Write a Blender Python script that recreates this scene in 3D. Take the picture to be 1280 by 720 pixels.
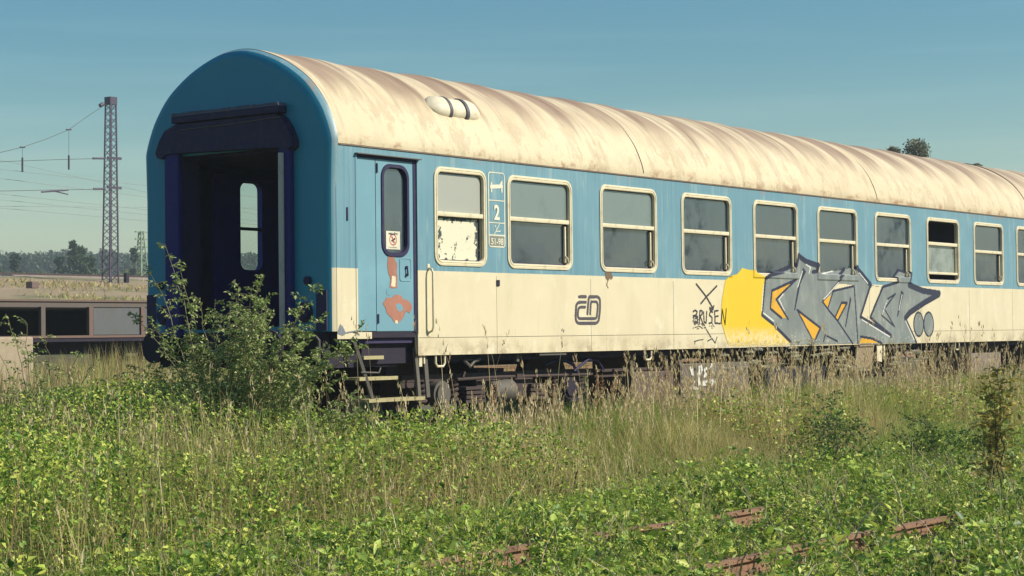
import bpy, bmesh, math, random
import numpy as np
from mathutils import Vector, Matrix, noise as mnoise
random.seed(7); rng = np.random.default_rng(11)
for o in list(bpy.data.objects): bpy.data.objects.remove(o)
SC = bpy.context.scene
# ------------------------------------------------------------------ camera
CAM = np.array([-14.358, -13.107, 1.087]); FPX = 2355.6
YAW, PIT, ROLL = math.radians(53.095), math.radians(1.387), math.radians(-0.634)
cF = np.array([math.sin(YAW)*math.cos(PIT), math.cos(YAW)*math.cos(PIT), math.sin(PIT)])
r0 = np.array([math.cos(YAW), -math.sin(YAW), 0.0]); u0 = np.cross(r0, cF)
cR = r0*math.cos(ROLL)+u0*math.sin(ROLL); cU = -r0*math.sin(ROLL)+u0*math.cos(ROLL)
cam = bpy.data.cameras.new('camera'); co = bpy.data.objects.new('camera', cam); SC.collection.objects.link(co)
cam.sensor_width = 36; cam.lens = FPX/1280*36; cam.clip_end = 5000; cam.clip_start = .1
M = Matrix.Identity(4)
for i in range(3):
    M[i][0] = cR[i]; M[i][1] = cU[i]; M[i][2] = -cF[i]; M[i][3] = CAM[i]
co.matrix_world = M; SC.camera = co
SC.render.resolution_x = 1024; SC.render.resolution_y = 576
# ------------------------------------------------------------------ world and sun
SUN_AZ = Vector((0.52, -0.85)).normalized(); SUN_EL = math.radians(37)
W = bpy.data.worlds.new('World'); SC.world = W; W.use_nodes = True
nt = W.node_tree; nt.nodes.clear()
out = nt.nodes.new('ShaderNodeOutputWorld'); bg = nt.nodes.new('ShaderNodeBackground')
sky = nt.nodes.new('ShaderNodeTexSky'); sky.sky_type = 'NISHITA'; sky.sun_disc = False
sky.sun_elevation = SUN_EL; sky.sun_rotation = math.atan2(SUN_AZ.x, SUN_AZ.y)
sky.air_density = 1.6; sky.dust_density = .6; sky.ozone_density = 2.0; sky.altitude = 0
tint = nt.nodes.new('ShaderNodeMix'); tint.data_type = 'RGBA'; tint.blend_type = 'MULTIPLY'
tint.inputs['Factor'].default_value = 1
wtc = nt.nodes.new('ShaderNodeTexCoord'); wsp = nt.nodes.new('ShaderNodeSeparateXYZ'); wmr = nt.nodes.new('ShaderNodeMapRange'); wmr.interpolation_type = 'SMOOTHSTEP'
wmr.inputs['From Min'].default_value = .02; wmr.inputs['From Max'].default_value = .17
htint = nt.nodes.new('ShaderNodeMix'); htint.data_type = 'RGBA'; htint.inputs['A'].default_value = (1.12, 1.42, 1.65, 1); htint.inputs['B'].default_value = (.50, .93, 1.2, 1)   # pale dusty layer along the horizon
wmp = nt.nodes.new('ShaderNodeMapping'); wmp.inputs['Scale'].default_value = (2.2, 2.2, 42); wn = nt.nodes.new('ShaderNodeTexNoise'); wn.inputs['Scale'].default_value = 1.6; wn.inputs['Detail'].default_value = 6
wr_ = nt.nodes.new('ShaderNodeMapRange'); wr_.inputs['From Min'].default_value = .48; wr_.inputs['From Max'].default_value = .75; wr_.inputs['To Max'].default_value = .22; wad = nt.nodes.new('ShaderNodeMath'); wad.operation = 'SUBTRACT'; wad.use_clamp = True
nt.links.new(wtc.outputs['Generated'], wmp.inputs[0]); nt.links.new(wmp.outputs[0], wn.inputs['Vector']); nt.links.new(wn.outputs['Fac'], wr_.inputs['Value'])
nt.links.new(wtc.outputs['Generated'], wsp.inputs[0]); nt.links.new(wsp.outputs['Z'], wmr.inputs['Value']); nt.links.new(wmr.outputs[0], wad.inputs[0]); nt.links.new(wr_.outputs[0], wad.inputs[1]); nt.links.new(wad.outputs[0], htint.inputs['Factor']); nt.links.new(htint.outputs['Result'], tint.inputs['B'])
nt.links.new(sky.outputs['Color'], tint.inputs['A']); nt.links.new(tint.outputs['Result'], bg.inputs['Color'])
bg.inputs['Strength'].default_value = .056; nt.links.new(bg.outputs[0], out.inputs[0])
sl = bpy.data.lights.new('sun', 'SUN'); sl.energy = 4.7; sl.angle = math.radians(.53); sl.color = (1, .93, .78)
so = bpy.data.objects.new('sun', sl); SC.collection.objects.link(so)
sd = Vector((SUN_AZ.x*math.cos(SUN_EL), SUN_AZ.y*math.cos(SUN_EL), math.sin(SUN_EL)))
so.rotation_euler = sd.to_track_quat('Z', 'Y').to_euler(); so.location = (0, -30, 40)
SC.view_settings.view_transform = 'Standard'; SC.view_settings.look = 'None'
SC.view_settings.exposure = 0.50; SC.view_settings.gamma = 1

# ------------------------------------------------------------------ helpers
def ray(u, v): return cF+cR*(u-640)/FPX-cU*(v-360)/FPX
def aty(u, v, y=0.0): d = ray(u, v); return CAM+d*((y-CAM[1])/d[1])
def atx(u, v, x=0.0): d = ray(u, v); return CAM+d*((x-CAM[0])/d[0])
def atz(u, v, z=0.0): d = ray(u, v); return CAM+d*((z-CAM[2])/d[2])
def proj(P):
    d = np.asarray(P, float)-CAM; z = d@cF
    return 640+FPX*(d@cR)/z, 360-FPX*(d@cU)/z, z
WL = {}
def place(o, parent, wloc):
    WL[o.name] = Vector(wloc)
    if parent:
        o.parent = parent; o.location = Vector(wloc)-WL[parent.name]
    else: o.location = wloc
def tag(o, label=None, cat=None, group=None, kind=None):
    if label: o['label'] = label
    if cat: o['category'] = cat
    if group: o['group'] = group
    if kind: o['kind'] = kind
    return o
def empty(name, loc, label, cat, group=None):
    o = bpy.data.objects.new(name, None); SC.collection.objects.link(o); o.empty_display_size = .2
    place(o, None, loc); return tag(o, label, cat, group)
def mesh_np(name, V, F, mats, parent=None, smooth=False, mi=None, origin=(0, 0, 0)):
    """V (n,3); F list/array of faces, or list of arrays with 3 or 4 columns"""
    me = bpy.data.meshes.new(name)
    if not isinstance(F, (list, tuple)): F = [F]
    V = np.asarray(V, np.float32)-np.asarray(origin, np.float32)
    loops = np.concatenate([f.ravel() for f in F]).astype(np.int32)
    tot = np.concatenate([np.full(len(f), f.shape[1]) for f in F]).astype(np.int32)
    st = np.concatenate([[0], np.cumsum(tot)[:-1]]).astype(np.int32)
    me.vertices.add(len(V)); me.vertices.foreach_set('co', V.ravel())
    me.loops.add(len(loops)); me.loops.foreach_set('vertex_index', loops)
    me.polygons.add(len(tot)); me.polygons.foreach_set('loop_start', st); me.polygons.foreach_set('loop_total', tot)
    if mi is not None: me.polygons.foreach_set('material_index', np.asarray(mi, np.int32))
    me.update(calc_edges=True); me.validate()
    if smooth: me.polygons.foreach_set('use_smooth', np.ones(len(me.polygons), bool))
    for m in (mats if isinstance(mats, (list, tuple)) else [mats]): me.materials.append(m)
    o = bpy.data.objects.new(name, me); SC.collection.objects.link(o)
    place(o, parent, origin); return o
class MB:
    def __init__(s): s.v = []; s.f = []; s.m = []
    def add(s, vs, fs, m=0):
        b = len(s.v); s.v += [tuple(map(float, p)) for p in vs]
        for f in fs: s.f.append([b+i for i in f]); s.m.append(m)
        return s
    def box(s, a, b, m=0, bev=0):
        (x0, y0, z0), (x1, y1, z1) = a, b
        if bev:
            # chamfer all vertical and horizontal edges: box with 24 vertices via bmesh
            bm = bmesh.new(); bmesh.ops.create_cube(bm, size=1)
            for v in bm.verts: v.co = Vector(((x0+x1)/2+v.co.x*(x1-x0), (y0+y1)/2+v.co.y*(y1-y0), (z0+z1)/2+v.co.z*(z1-z0)))
            bmesh.ops.bevel(bm, geom=bm.edges[:], offset=bev, segments=2, affect='EDGES', profile=.6)
            bm.verts.ensure_lookup_table(); bm.verts.index_update()
            s.add([v.co for v in bm.verts], [[v.index for v in f.verts] for f in bm.faces], m); bm.free(); return s
        return s.add([(x0,y0,z0),(x1,y0,z0),(x1,y1,z0),(x0,y1,z0),(x0,y0,z1),(x1,y0,z1),(x1,y1,z1),(x0,y1,z1)],
              [[0,3,2,1],[4,5,6,7],[0,1,5,4],[1,2,6,5],[2,3,7,6],[3,0,4,7]], m)
    def bar(s, p, q, w, h, m=0, up=(0, 0, 1)):
        p, q = Vector(p), Vector(q); d = (q-p).normalized(); up = Vector(up)
        if abs(d.dot(up)) > .99: up = Vector((1, 0, 0))
        a = d.cross(up).normalized()*w/2; b = a.cross(d).normalized()*h/2
        vs = [p-a-b, p+a-b, p+a+b, p-a+b, q-a-b, q+a-b, q+a+b, q-a+b]
        return s.add(vs, [[0,3,2,1],[4,5,6,7],[0,1,5,4],[1,2,6,5],[2,3,7,6],[3,0,4,7]], m)
    def tube(s, pts, r, n=8, m=0, cap=True):
        pts = [Vector(p) for p in pts]; k = len(pts)
        rr = r if isinstance(r, (list, tuple)) else [r]*k
        vs = []; prev = None
        for i, p in enumerate(pts):
            t = (pts[min(i+1, k-1)]-pts[max(i-1, 0)]).normalized()
            a = Vector((0, 0, 1)) if abs(t.z) < .9 else Vector((1, 0, 0))
            if prev is None: x = t.cross(a).normalized()
            else: x = (prev-t*prev.dot(t)).normalized()
            prev = x; y = t.cross(x)
            for j in range(n):
                an = 2*math.pi*j/n; vs.append(p+(x*math.cos(an)+y*math.sin(an))*rr[i])
        fs = [[i*n+j, i*n+(j+1)%n, (i+1)*n+(j+1)%n, (i+1)*n+j] for i in range(k-1) for j in range(n)]
        if cap: fs += [list(range(n))[::-1], [(k-1)*n+j for j in range(n)]]
        return s.add(vs, fs, m)
    def disc(s, c, ax, r, t, n=24, m=0):
        c = Vector(c); ax = Vector(ax).normalized()
        return s.tube([c-ax*t/2, c+ax*t/2], r, n, m)
    def rings(s, rings, m=0, close=True, cap0=False, cap1=False):
        n = len(rings[0]); vs = [p for r in rings for p in r]; fs = []
        for i in range(len(rings)-1):
            for j in range(n if close else n-1):
                fs.append([i*n+j, i*n+(j+1)%n, (i+1)*n+(j+1)%n, (i+1)*n+j])
        if cap0: fs.append(list(range(n))[::-1])
        if cap1: fs.append([(len(rings)-1)*n+j for j in range(n)])
        return s.add(vs, fs, m)
    def prism(s, pts, axis, a, b, m=0):
        """extrude a 2-D outline along axis ('x': pts are (y,z); 'y': pts are (x,z))"""
        mk = (lambda p, t: (t, p[0], p[1])) if axis == 'x' else ((lambda p, t: (p[0], t, p[1])) if axis == 'y' else (lambda p, t: (p[0], p[1], t)))
        return s.rings([[mk(p, a) for p in pts], [mk(p, b) for p in pts]], m, cap0=True, cap1=True)
    SPLIT = ()
    def build(s, name, mats, parent=None, smooth=False, origin=(0, 0, 0), fixn=True):
        if name in MB.SPLIT and not getattr(s, 'one', 0):
            # one object for each connected piece
            par = list(range(len(s.v)))
            def fd(a):
                while par[a] != a: par[a] = par[par[a]]; a = par[a]
                return a
            for f in s.f:
                for i in f[1:]: par[fd(i)] = fd(f[0])
            gr = {}
            for f, mm in zip(s.f, s.m): gr.setdefault(fd(f[0]), []).append((f, mm))
            o = None
            for fs in gr.values():
                q = MB(); q.one = 1; ids = sorted({i for f, _ in fs for i in f}); mp = {a: b for b, a in enumerate(ids)}
                q.v = [s.v[i] for i in ids]; q.f = [[mp[i] for i in f] for f, _ in fs]; q.m = [mm for _, mm in fs]; o = q.build(name, mats, parent, smooth, origin, fixn)
            return o
        me = bpy.data.meshes.new(name)
        me.from_pydata([Vector(p)-Vector(origin) for p in s.v], [], s.f)
        for m in (mats if isinstance(mats, (list, tuple)) else [mats]): me.materials.append(m)
        me.polygons.foreach_set('material_index', s.m)
        if fixn:
            bm = bmesh.new(); bm.from_mesh(me); bmesh.ops.recalc_face_normals(bm, faces=bm.faces[:]); bm.to_mesh(me); bm.free()
        if smooth:
            me.polygons.foreach_set('use_smooth', [True]*len(me.polygons))
            me.set_sharp_from_angle(angle=math.radians(38))
        me.update()
        o = bpy.data.objects.new(name, me); SC.collection.objects.link(o); place(o, parent, origin); return o
MB.SPLIT = ('recess_shade_panel', 'pipe_clip', 'step_bracket', 'leaf_spring', 'vent_band', 'seam', 'gutter', 'clamp', 'cross_arm', 'insulator', 'span_wire', 'panel_joint', 'air_hose', 'bracket', 'hanging_bracket', 'partition', 'hinge', 'door_frame', 'jamb_shade_strip', 'cable_tray')
def copy_tree(o, parent=None, wl=None):
    c = o.copy(); SC.collection.objects.link(c)
    for k in ('label', 'group', 'category'):
        pass
    if parent: c.parent = parent
    if wl is not None: c.location = wl; WL[c.name] = Vector(wl)
    for ch in list(o.children): copy_tree(ch, c)
    return c
def rrect(x0, x1, z0, z1, r, n=6):
    pts = []
    for cx, cz, a0 in ((x1-r, z1-r, 0), (x0+r, z1-r, 90), (x0+r, z0+r, 180), (x1-r, z0+r, 270)):
        for k in range(n+1):
            a = math.radians(a0+90*k/n); pts.append((cx+r*math.cos(a), cz+r*math.sin(a)))
    return pts

# ------------------------------------------------------------------ materials
class MT:
    """small wrapper for building node materials"""
    def __init__(s, name, col=(.5, .5, .5), rough=.6, metal=0.0, spec=.5):
        s.m = bpy.data.materials.new(name); s.m.use_nodes = True; s.t = s.m.node_tree; s.n = s.t.nodes
        s.b = s.n['Principled BSDF']; s.b.inputs['Roughness'].default_value = rough
        s.b.inputs['Metallic'].default_value = metal; s.b.inputs['Specular IOR Level'].default_value = spec
        s.tc = s.n.new('ShaderNodeTexCoord').outputs['Object']; s.col = s.rgb(col); s.done = False
    def rgb(s, c):
        x = s.n.new('ShaderNodeRGB'); x.outputs[0].default_value = (*c[:3], 1); return x.outputs[0]
    def mapped(s, scale, rot=(0, 0, 0)):
        m = s.n.new('ShaderNodeMapping'); m.inputs['Scale'].default_value = scale; m.inputs['Rotation'].default_value = rot
        s.t.links.new(s.tc, m.inputs[0]); return m.outputs[0]
    def noise(s, scale=5, detail=4, sc=(1, 1, 1), rough=.55, dist=0.0, rot=(0, 0, 0)):
        x = s.n.new('ShaderNodeTexNoise'); x.inputs['Scale'].default_value = scale; x.inputs['Detail'].default_value = detail
        x.inputs['Roughness'].default_value = rough; x.inputs['Distortion'].default_value = dist
        s.t.links.new(s.mapped(sc, rot), x.inputs['Vector']); return x.outputs['Fac']
    def ramp(s, fac, a, b, inv=False):
        x = s.n.new('ShaderNodeMapRange'); x.interpolation_type = 'SMOOTHSTEP'
        x.inputs['From Min'].default_value = a; x.inputs['From Max'].default_value = b
        if inv: x.inputs['To Min'].default_value = 1; x.inputs['To Max'].default_value = 0
        s.t.links.new(fac, x.inputs['Value']); return x.outputs[0]
    def math(s, op, a, b=None):
        x = s.n.new('ShaderNodeMath'); x.operation = op
        for i, v in enumerate((a, b)):
            if v is None: continue
            if isinstance(v, (int, float)): x.inputs[i].default_value = v
            else: s.t.links.new(v, x.inputs[i])
        return x.outputs[0]
    def xyz(s):
        x = s.n.new('ShaderNodeSeparateXYZ'); s.t.links.new(s.tc, x.inputs[0]); return x.outputs
    def over(s, col, fac, amt=1.0):
        """lay colour over the current colour with a mask"""
        x = s.n.new('ShaderNodeMix'); x.data_type = 'RGBA'
        if not hasattr(col, 'links'): col = s.rgb(col)
        f = s.math('MULTIPLY', fac, amt) if amt != 1.0 else fac
        s.t.links.new(f, x.inputs['Factor']); s.t.links.new(s.col, x.inputs['A']); s.t.links.new(col, x.inputs['B'])
        s.col = x.outputs['Result']; return s
    def rand(s):
        g = s.n.new('ShaderNodeNewGeometry'); return g.outputs['Random Per Island']
    def bump(s, fac, strength=.2, dist=.01):
        x = s.n.new('ShaderNodeBump'); x.inputs['Strength'].default_value = strength; x.inputs['Distance'].default_value = dist
        s.t.links.new(fac, x.inputs['Height'])
        for n_ in s.b.inputs['Normal'].links: s.t.links.new(n_.from_socket, x.inputs['Normal'])
        s.t.links.new(x.outputs[0], s.b.inputs['Normal']); return s
    def roughn(s, fac, a, b):
        x = s.n.new('ShaderNodeMapRange'); x.inputs['To Min'].default_value = a; x.inputs['To Max'].default_value = b
        s.t.links.new(fac, x.inputs['Value']); s.t.links.new(x.outputs[0], s.b.inputs['Roughness']); return s
    def end(s, translucent=0):
        s.t.links.new(s.col, s.b.inputs['Base Color'])
        if translucent:
            tr = s.n.new('ShaderNodeBsdfTranslucent'); mx = s.n.new('ShaderNodeMixShader'); mx.inputs[0].default_value = translucent
            s.t.links.new(s.col, tr.inputs[0]); s.t.links.new(s.b.outputs[0], mx.inputs[1]); s.t.links.new(tr.outputs[0], mx.inputs[2])
            s.t.links.new(mx.outputs[0], s.n['Material Output'].inputs[0])
        return s.m
def simple(name, col, rough=.6, dirt=(.1, .08, .06), amt=.4, sc=6, metal=0, bump=.15, spec=.4):
    t = MT(name, col, rough, metal, spec); n = t.noise(sc, 6)
    t.over(dirt, t.ramp(n, .48, .72), amt); t.over([min(1, c*1.35) for c in col], t.ramp(t.noise(sc*3.1, 3), .5, .8), .35)
    if bump: t.bump(t.noise(sc*6, 3), bump, .004)
    return t.end()

def livery(name, belt=1.787):
    t = MT(name, (.122, .245, .305), .42, 0, .45); x, y, z = t.xyz()
    # fluted sheet: faint vertical streaks in the blue paint
    st = t.noise(1.0, 3, (26, 26, .35)); t.over((.18, .32, .37), t.ramp(st, .5, .72), .5); t.over((.085, .18, .235), t.ramp(st, .5, .3), .5)
    t.over((.20, .345, .39), t.ramp(t.noise(.9, 3), .45, .75), .35)
    t.over((.30, .24, .16), t.ramp(t.noise(3.0, 8, (1, 1, .35), .7), .66, .74), .5)
    t.over((.26, .36, .37), t.ramp(t.noise(1.0, 6, (7, 7, .8), .7), .52, .66), .6)      # chalky fading
    t.over((.17, .15, .12), t.math('MULTIPLY', t.ramp(t.noise(1.0, 6, (22, 22, .5), .7), .56, .72), t.ramp(t.noise(.8, 3), .4, .6)), .55)
    t.over((.07, .10, .12), t.ramp(t.noise(11, 7, (1, 1, .7), .75), .66, .71), .5)
    blue = t.col
    t.col = t.rgb((.62, .535, .365)); t.over((.50, .42, .28), t.ramp(t.noise(1.3, 5, (1.6, 1.6, .5)), .45, .75), .5)
    t.over((.67, .585, .41), t.ramp(t.noise(2.1, 3), .5, .7), .35)
    t.over((.42, .31, .2), t.ramp(t.noise(1.0, 5, (16, 16, .5)), .62, .78), .35)
    t.over((.30, .19, .11), t.ramp(t.noise(9, 6, (1, 1, .6), .7), .70, .74), .7)
    low = t.math('MULTIPLY', t.ramp(z, 1.16, .86), t.ramp(t.noise(5, 6, (1, 1, .5)), .42, .7)); t.over((.38, .28, .17), low, .5)
    t.over((.36, .27, .17), t.math('MULTIPLY', t.ramp(t.noise(1.0, 6, (20, 20, .35), .75), .56, .70), t.ramp(t.noise(.7, 3), .40, .62)), .6)   # dirty runs
    t.over((.27, .20, .13), t.math('MULTIPLY', t.ramp(z, 1.10, .87), t.ramp(t.noise(2.6, 8, (1, 1, 1.4), .75), .48, .60)), .5)
    t.over((.68, .62, .48), t.ramp(t.noise(3.1, 7, (1, 1, .6), .7), .56, .64), .5)
    t.over((.26, .13, .07), t.ramp(t.noise(16, 6, (1, 1, .6), .75), .705, .73), .8)
    cream = t.col
    wob = t.math('MULTIPLY', t.math('SUBTRACT', t.noise(3, 2), .5), .008)
    m1 = t.math('LESS_THAN', t.math('ADD', z, wob), belt); m2 = t.math('GREATER_THAN', x, .018)
    t.col = blue; t.over(cream, t.math('MULTIPLY', m1, m2))
    # rusty run under the cantrail
    t.over((.33, .17, .09), t.math('MULTIPLY', t.ramp(z, 2.98, 3.09), t.ramp(t.noise(2.2, 6, (1, 1, .7)), .5, .66)), .55)
    t.bump(t.noise(1.0, 2, (60, 60, .2)), .12, .006); t.bump(t.noise(1.4, 2), .45, .03)
    t.roughn(t.noise(4, 4), .32, .6)
    return t.end()
M_LIV = livery('livery_paint')
def roofmat():
    t = MT('roof_paint', (.54, .44, .29), .6, 0, .3); x, y, z = t.xyz()
    t.over((.60, .51, .35), t.ramp(t.noise(.8, 5, (.6, 1, 1), .6), .45, .65), .6)
    t.over((.43, .35, .23), t.ramp(t.noise(1.7, 6, (1, .8, .8), .65), .5, .62), .5)
    t.over((.36, .29, .19), t.ramp(t.noise(1.3, 8, (2.2, .5, .5), .7), .55, .6), .4)
    # arched soot bands between the ribs, strongest on the crown
    w = t.n.new('ShaderNodeTexWave'); w.wave_type = 'BANDS'; w.bands_direction = 'X'; w.wave_profile = 'SIN'
    w.inputs['Scale'].default_value = .30; w.inputs['Distortion'].default_value = 1.2; w.inputs['Detail'].default_value = 3; w.inputs['Detail Scale'].default_value = 1.2
    t.t.links.new(t.mapped((1, .35, .35)), w.inputs['Vector'])
    edge = t.math('ADD', z, t.math('MULTIPLY', t.math('SUBTRACT', t.noise(1.0, 4, (2.2, .3, .3)), .5), .75))
    crown = t.ramp(edge, 3.5, 3.98)
    band = t.ramp(w.outputs['Fac'], .35, .65)
    w2 = t.n.new('ShaderNodeTexWave'); w2.wave_type = 'BANDS'; w2.bands_direction = 'X'; w2.wave_profile = 'SAW'; w2.inputs['Scale'].default_value = .33; w2.inputs['Distortion'].default_value = .5; t.t.links.new(t.mapped((1, .2, .2)), w2.inputs['Vector'])
    t.over((.235, .15, .10), t.math('MULTIPLY', crown, band), .88)
    t.over((.33, .24, .18), t.math('MULTIPLY', crown, t.ramp(t.noise(1.0, 5, (9, .8, .8)), .40, .62)), .65)
    t.over((.22, .155, .115), t.math('MULTIPLY', t.ramp(edge, 3.2, 3.9), t.ramp(t.noise(1.0, 6, (26, 1.5, 1.5)), .52, .68)), .5)
    t.over((.19, .12, .08), t.math('MULTIPLY', t.math('MULTIPLY', t.ramp(edge, 3.35, 3.9), t.ramp(w2.outputs['Fac'], .72, .98)), t.ramp(t.noise(1.0, 5, (8, 1.2, 1.2)), .35, .6)), .8)
    # runs and flaking down the shoulder
    t.over((.40, .31, .2), t.math('MULTIPLY', t.ramp(z, 3.9, 3.4), t.ramp(t.noise(2.5, 9, (1, .6, .6), .75), .52, .56)), .6)
    t.over((.30, .17, .09), t.math('MULTIPLY', t.ramp(z, 3.25, 3.09), t.ramp(t.noise(3.5, 7, (1, 1, 1.5), .7), .5, .62)), .75)
    t.over((.5, .3, .18), t.ramp(t.noise(14, 6, (1, .6, .6), .7), .68, .73), .6)
    t.bump(t.noise(1.5, 4), .35, .03); t.bump(t.noise(24, 5), .2, .006); t.roughn(t.noise(3), .5, .8)
    return t.end()
M_ROOF = roofmat()
def shaded_blue():  # darker teal copy of the side blue, end-face shade put into the colour
    t = MT('end_shade_paint', (.018, .215, .33), .5, 0, .35)
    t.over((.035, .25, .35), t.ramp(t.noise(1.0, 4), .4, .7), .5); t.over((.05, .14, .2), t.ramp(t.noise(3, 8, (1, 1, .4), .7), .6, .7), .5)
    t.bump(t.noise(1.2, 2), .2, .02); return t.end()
M_END_SHADE = shaded_blue()
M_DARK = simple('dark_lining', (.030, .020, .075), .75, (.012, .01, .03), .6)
M_FAR = simple('inner_blue', (.03, .035, .30), .6, (.02, .02, .1), .4)
M_UNDER = simple('underframe_paint', (.016, .011, .026), .85, (.04, .025, .02), .4, 8)
M_RUST = simple('rusty_steel', (.055, .036, .034), .85, (.03, .02, .025), .6, 9)
M_GREYST = simple('grey_steel', (.09, .08, .07), .7, (.15, .1, .07), .5, 9)
M_RUB = simple('black_rubber', (.012, .008, .05), .7, (.05, .04, .04), .4, 12)
M_CREAMF = simple('cream_frame', (.64, .56, .39), .45, (.36, .29, .18), .4, 9)
M_TREAD = simple('tread_paint', (.36, .31, .16), .7, (.25, .2, .13), .6, 10)
def glass(name, dust, amt, thr=(.45, .62), speck=0, base=(.025, .045, .055), rough=.06):
    t = MT(name, base, rough, 0, .9); t.tc = t.n.new('ShaderNodeNewGeometry').outputs['Position']
    d = t.ramp(t.noise(2.6, 7, (1, 1, 1), .7), *thr); t.over(dust, d, amt)
    oi = t.n.new('ShaderNodeObjectInfo').outputs['Random']
    t.over(dust, t.ramp(t.noise(1.0, 3, (20, 20, 1.2)), .5, .72), amt*.6)
    t.over([c*1.5 for c in dust], oi, amt*.45)
    t.over((.10, .085, .06), t.ramp(t.noise(5, 8, (1, 1, 1), .8), .60, .68), .5)
    if speck: t.over((.6, .6, .5), t.ramp(t.noise(46, 6, (1, 1, 1), .8), .64, .70), speck)
    t.bump(t.noise(1.7, 2), .06, .01); t.roughn(d, rough, rough+.12); t.b.inputs['IOR'].default_value = 1.75
    return t.end()
M_GL = glass('window_glass', (.05, .07, .09), .5, (.40, .66), base=(.012, .022, .035), rough=.03)
M_GLD = glass('dusty_glass', (.125, .155, .145), .95, (.1, .5), .55, rough=.12)
M_GLF = glass('frosted_glass', (.27, .27, .225), 1.0, (.0, .3), .1, rough=.3)
def peel():
    t = MT('peeling_white_pane', (.62, .58, .43), .6); x, y, z = t.xyz()
    e = t.math('MAXIMUM', t.ramp(t.math('ABSOLUTE', x), .24, .41), t.ramp(t.math('ABSOLUTE', t.math('ADD', z, .0)), .17, .27))
    n = t.noise(9, 9, (1, 1, 1), .72); m = t.math('ADD', n, t.math('MULTIPLY', e, .17))
    t.over((.03, .045, .05), t.math('GREATER_THAN', m, .60)); return t.end()
M_PEEL = peel()
M_CLEAR = MT('clear_glass', (1, 1, 1), .02).m
_b = M_CLEAR.node_tree; _mx = _b.nodes.new('ShaderNodeMixShader'); _tr = _b.nodes.new('ShaderNodeBsdfTransparent'); _tr.inputs[0].default_value = (.93, .96, .93, 1)
_mx.inputs[0].default_value = .93; _gl = _b.nodes.new('ShaderNodeBsdfGlossy'); _gl.inputs['Roughness'].default_value = .03
_b.links.new(_gl.outputs[0], _mx.inputs[1]); _b.links.new(_tr.outputs[0], _mx.inputs[2]); _b.links.new(_mx.outputs[0], _b.nodes['Material Output'].inputs[0])
def paint_m(name, col, wear=(.6, .55, .4), amt=.35, sc=7, thr=(.55, .7), rough=.45):
    t = MT(name, col, rough); t.over(wear, t.ramp(t.noise(sc, 7, (1, 1, .3), .7), *thr), amt)
    t.over([c*.72 for c in col], t.ramp(t.noise(2.4, 6, (1, 1, .6), .65), .45, .62), .55); t.over([c*1.25 for c in col], t.ramp(t.noise(1.0, 4, (18, 18, 1.2)), .55, .7), .4); return t.end()
M_SILV = paint_m('silver_spray', (.18, .20, .195), (.33, .33, .28), .75, 6, (.45, .72))
def yellow():
    t = MT('yellow_spray', (.66, .44, .012), .45); x, y, z = t.xyz()
    t.over((.68, .50, .04), t.ramp(t.noise(3, 4, (2, 2, .4)), .5, .7), .5)
    m = t.math('MULTIPLY', t.ramp(z, 1.18, .98), t.ramp(t.noise(22, 6, (1, 1, .45), .8), .40, .56))
    t.over((.66, .56, .36), m, .85); return t.end()
M_YEL = yellow()
M_NAVY = paint_m('dark_blue_spray', (.014, .014, .04), (.1, .1, .12), .15)
M_WHT = paint_m('white_spray', (.66, .64, .58), (.5, .5, .4), .3)
M_INK = paint_m('black_marker', (.03, .022, .03), (.3, .25, .2), .25, 30)
M_LOGO = paint_m('logo_paint', (.075, .062, .075), (.3, .26, .2), .3, 20)
M_SIGNW = paint_m('sign_cream_paint', (.66, .62, .48), (.3, .45, .5), .3, 20)
M_PATCH = paint_m('salmon_primer', (.36, .15, .10), (.46, .27, .2), .55, 14)
M_TAN = paint_m('tan_label', (.2, .21, .17), (.3, .3, .25), .2)
M_REDINK = paint_m('red_print', (.42, .07, .04), (.6, .3, .2), .2)

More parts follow.
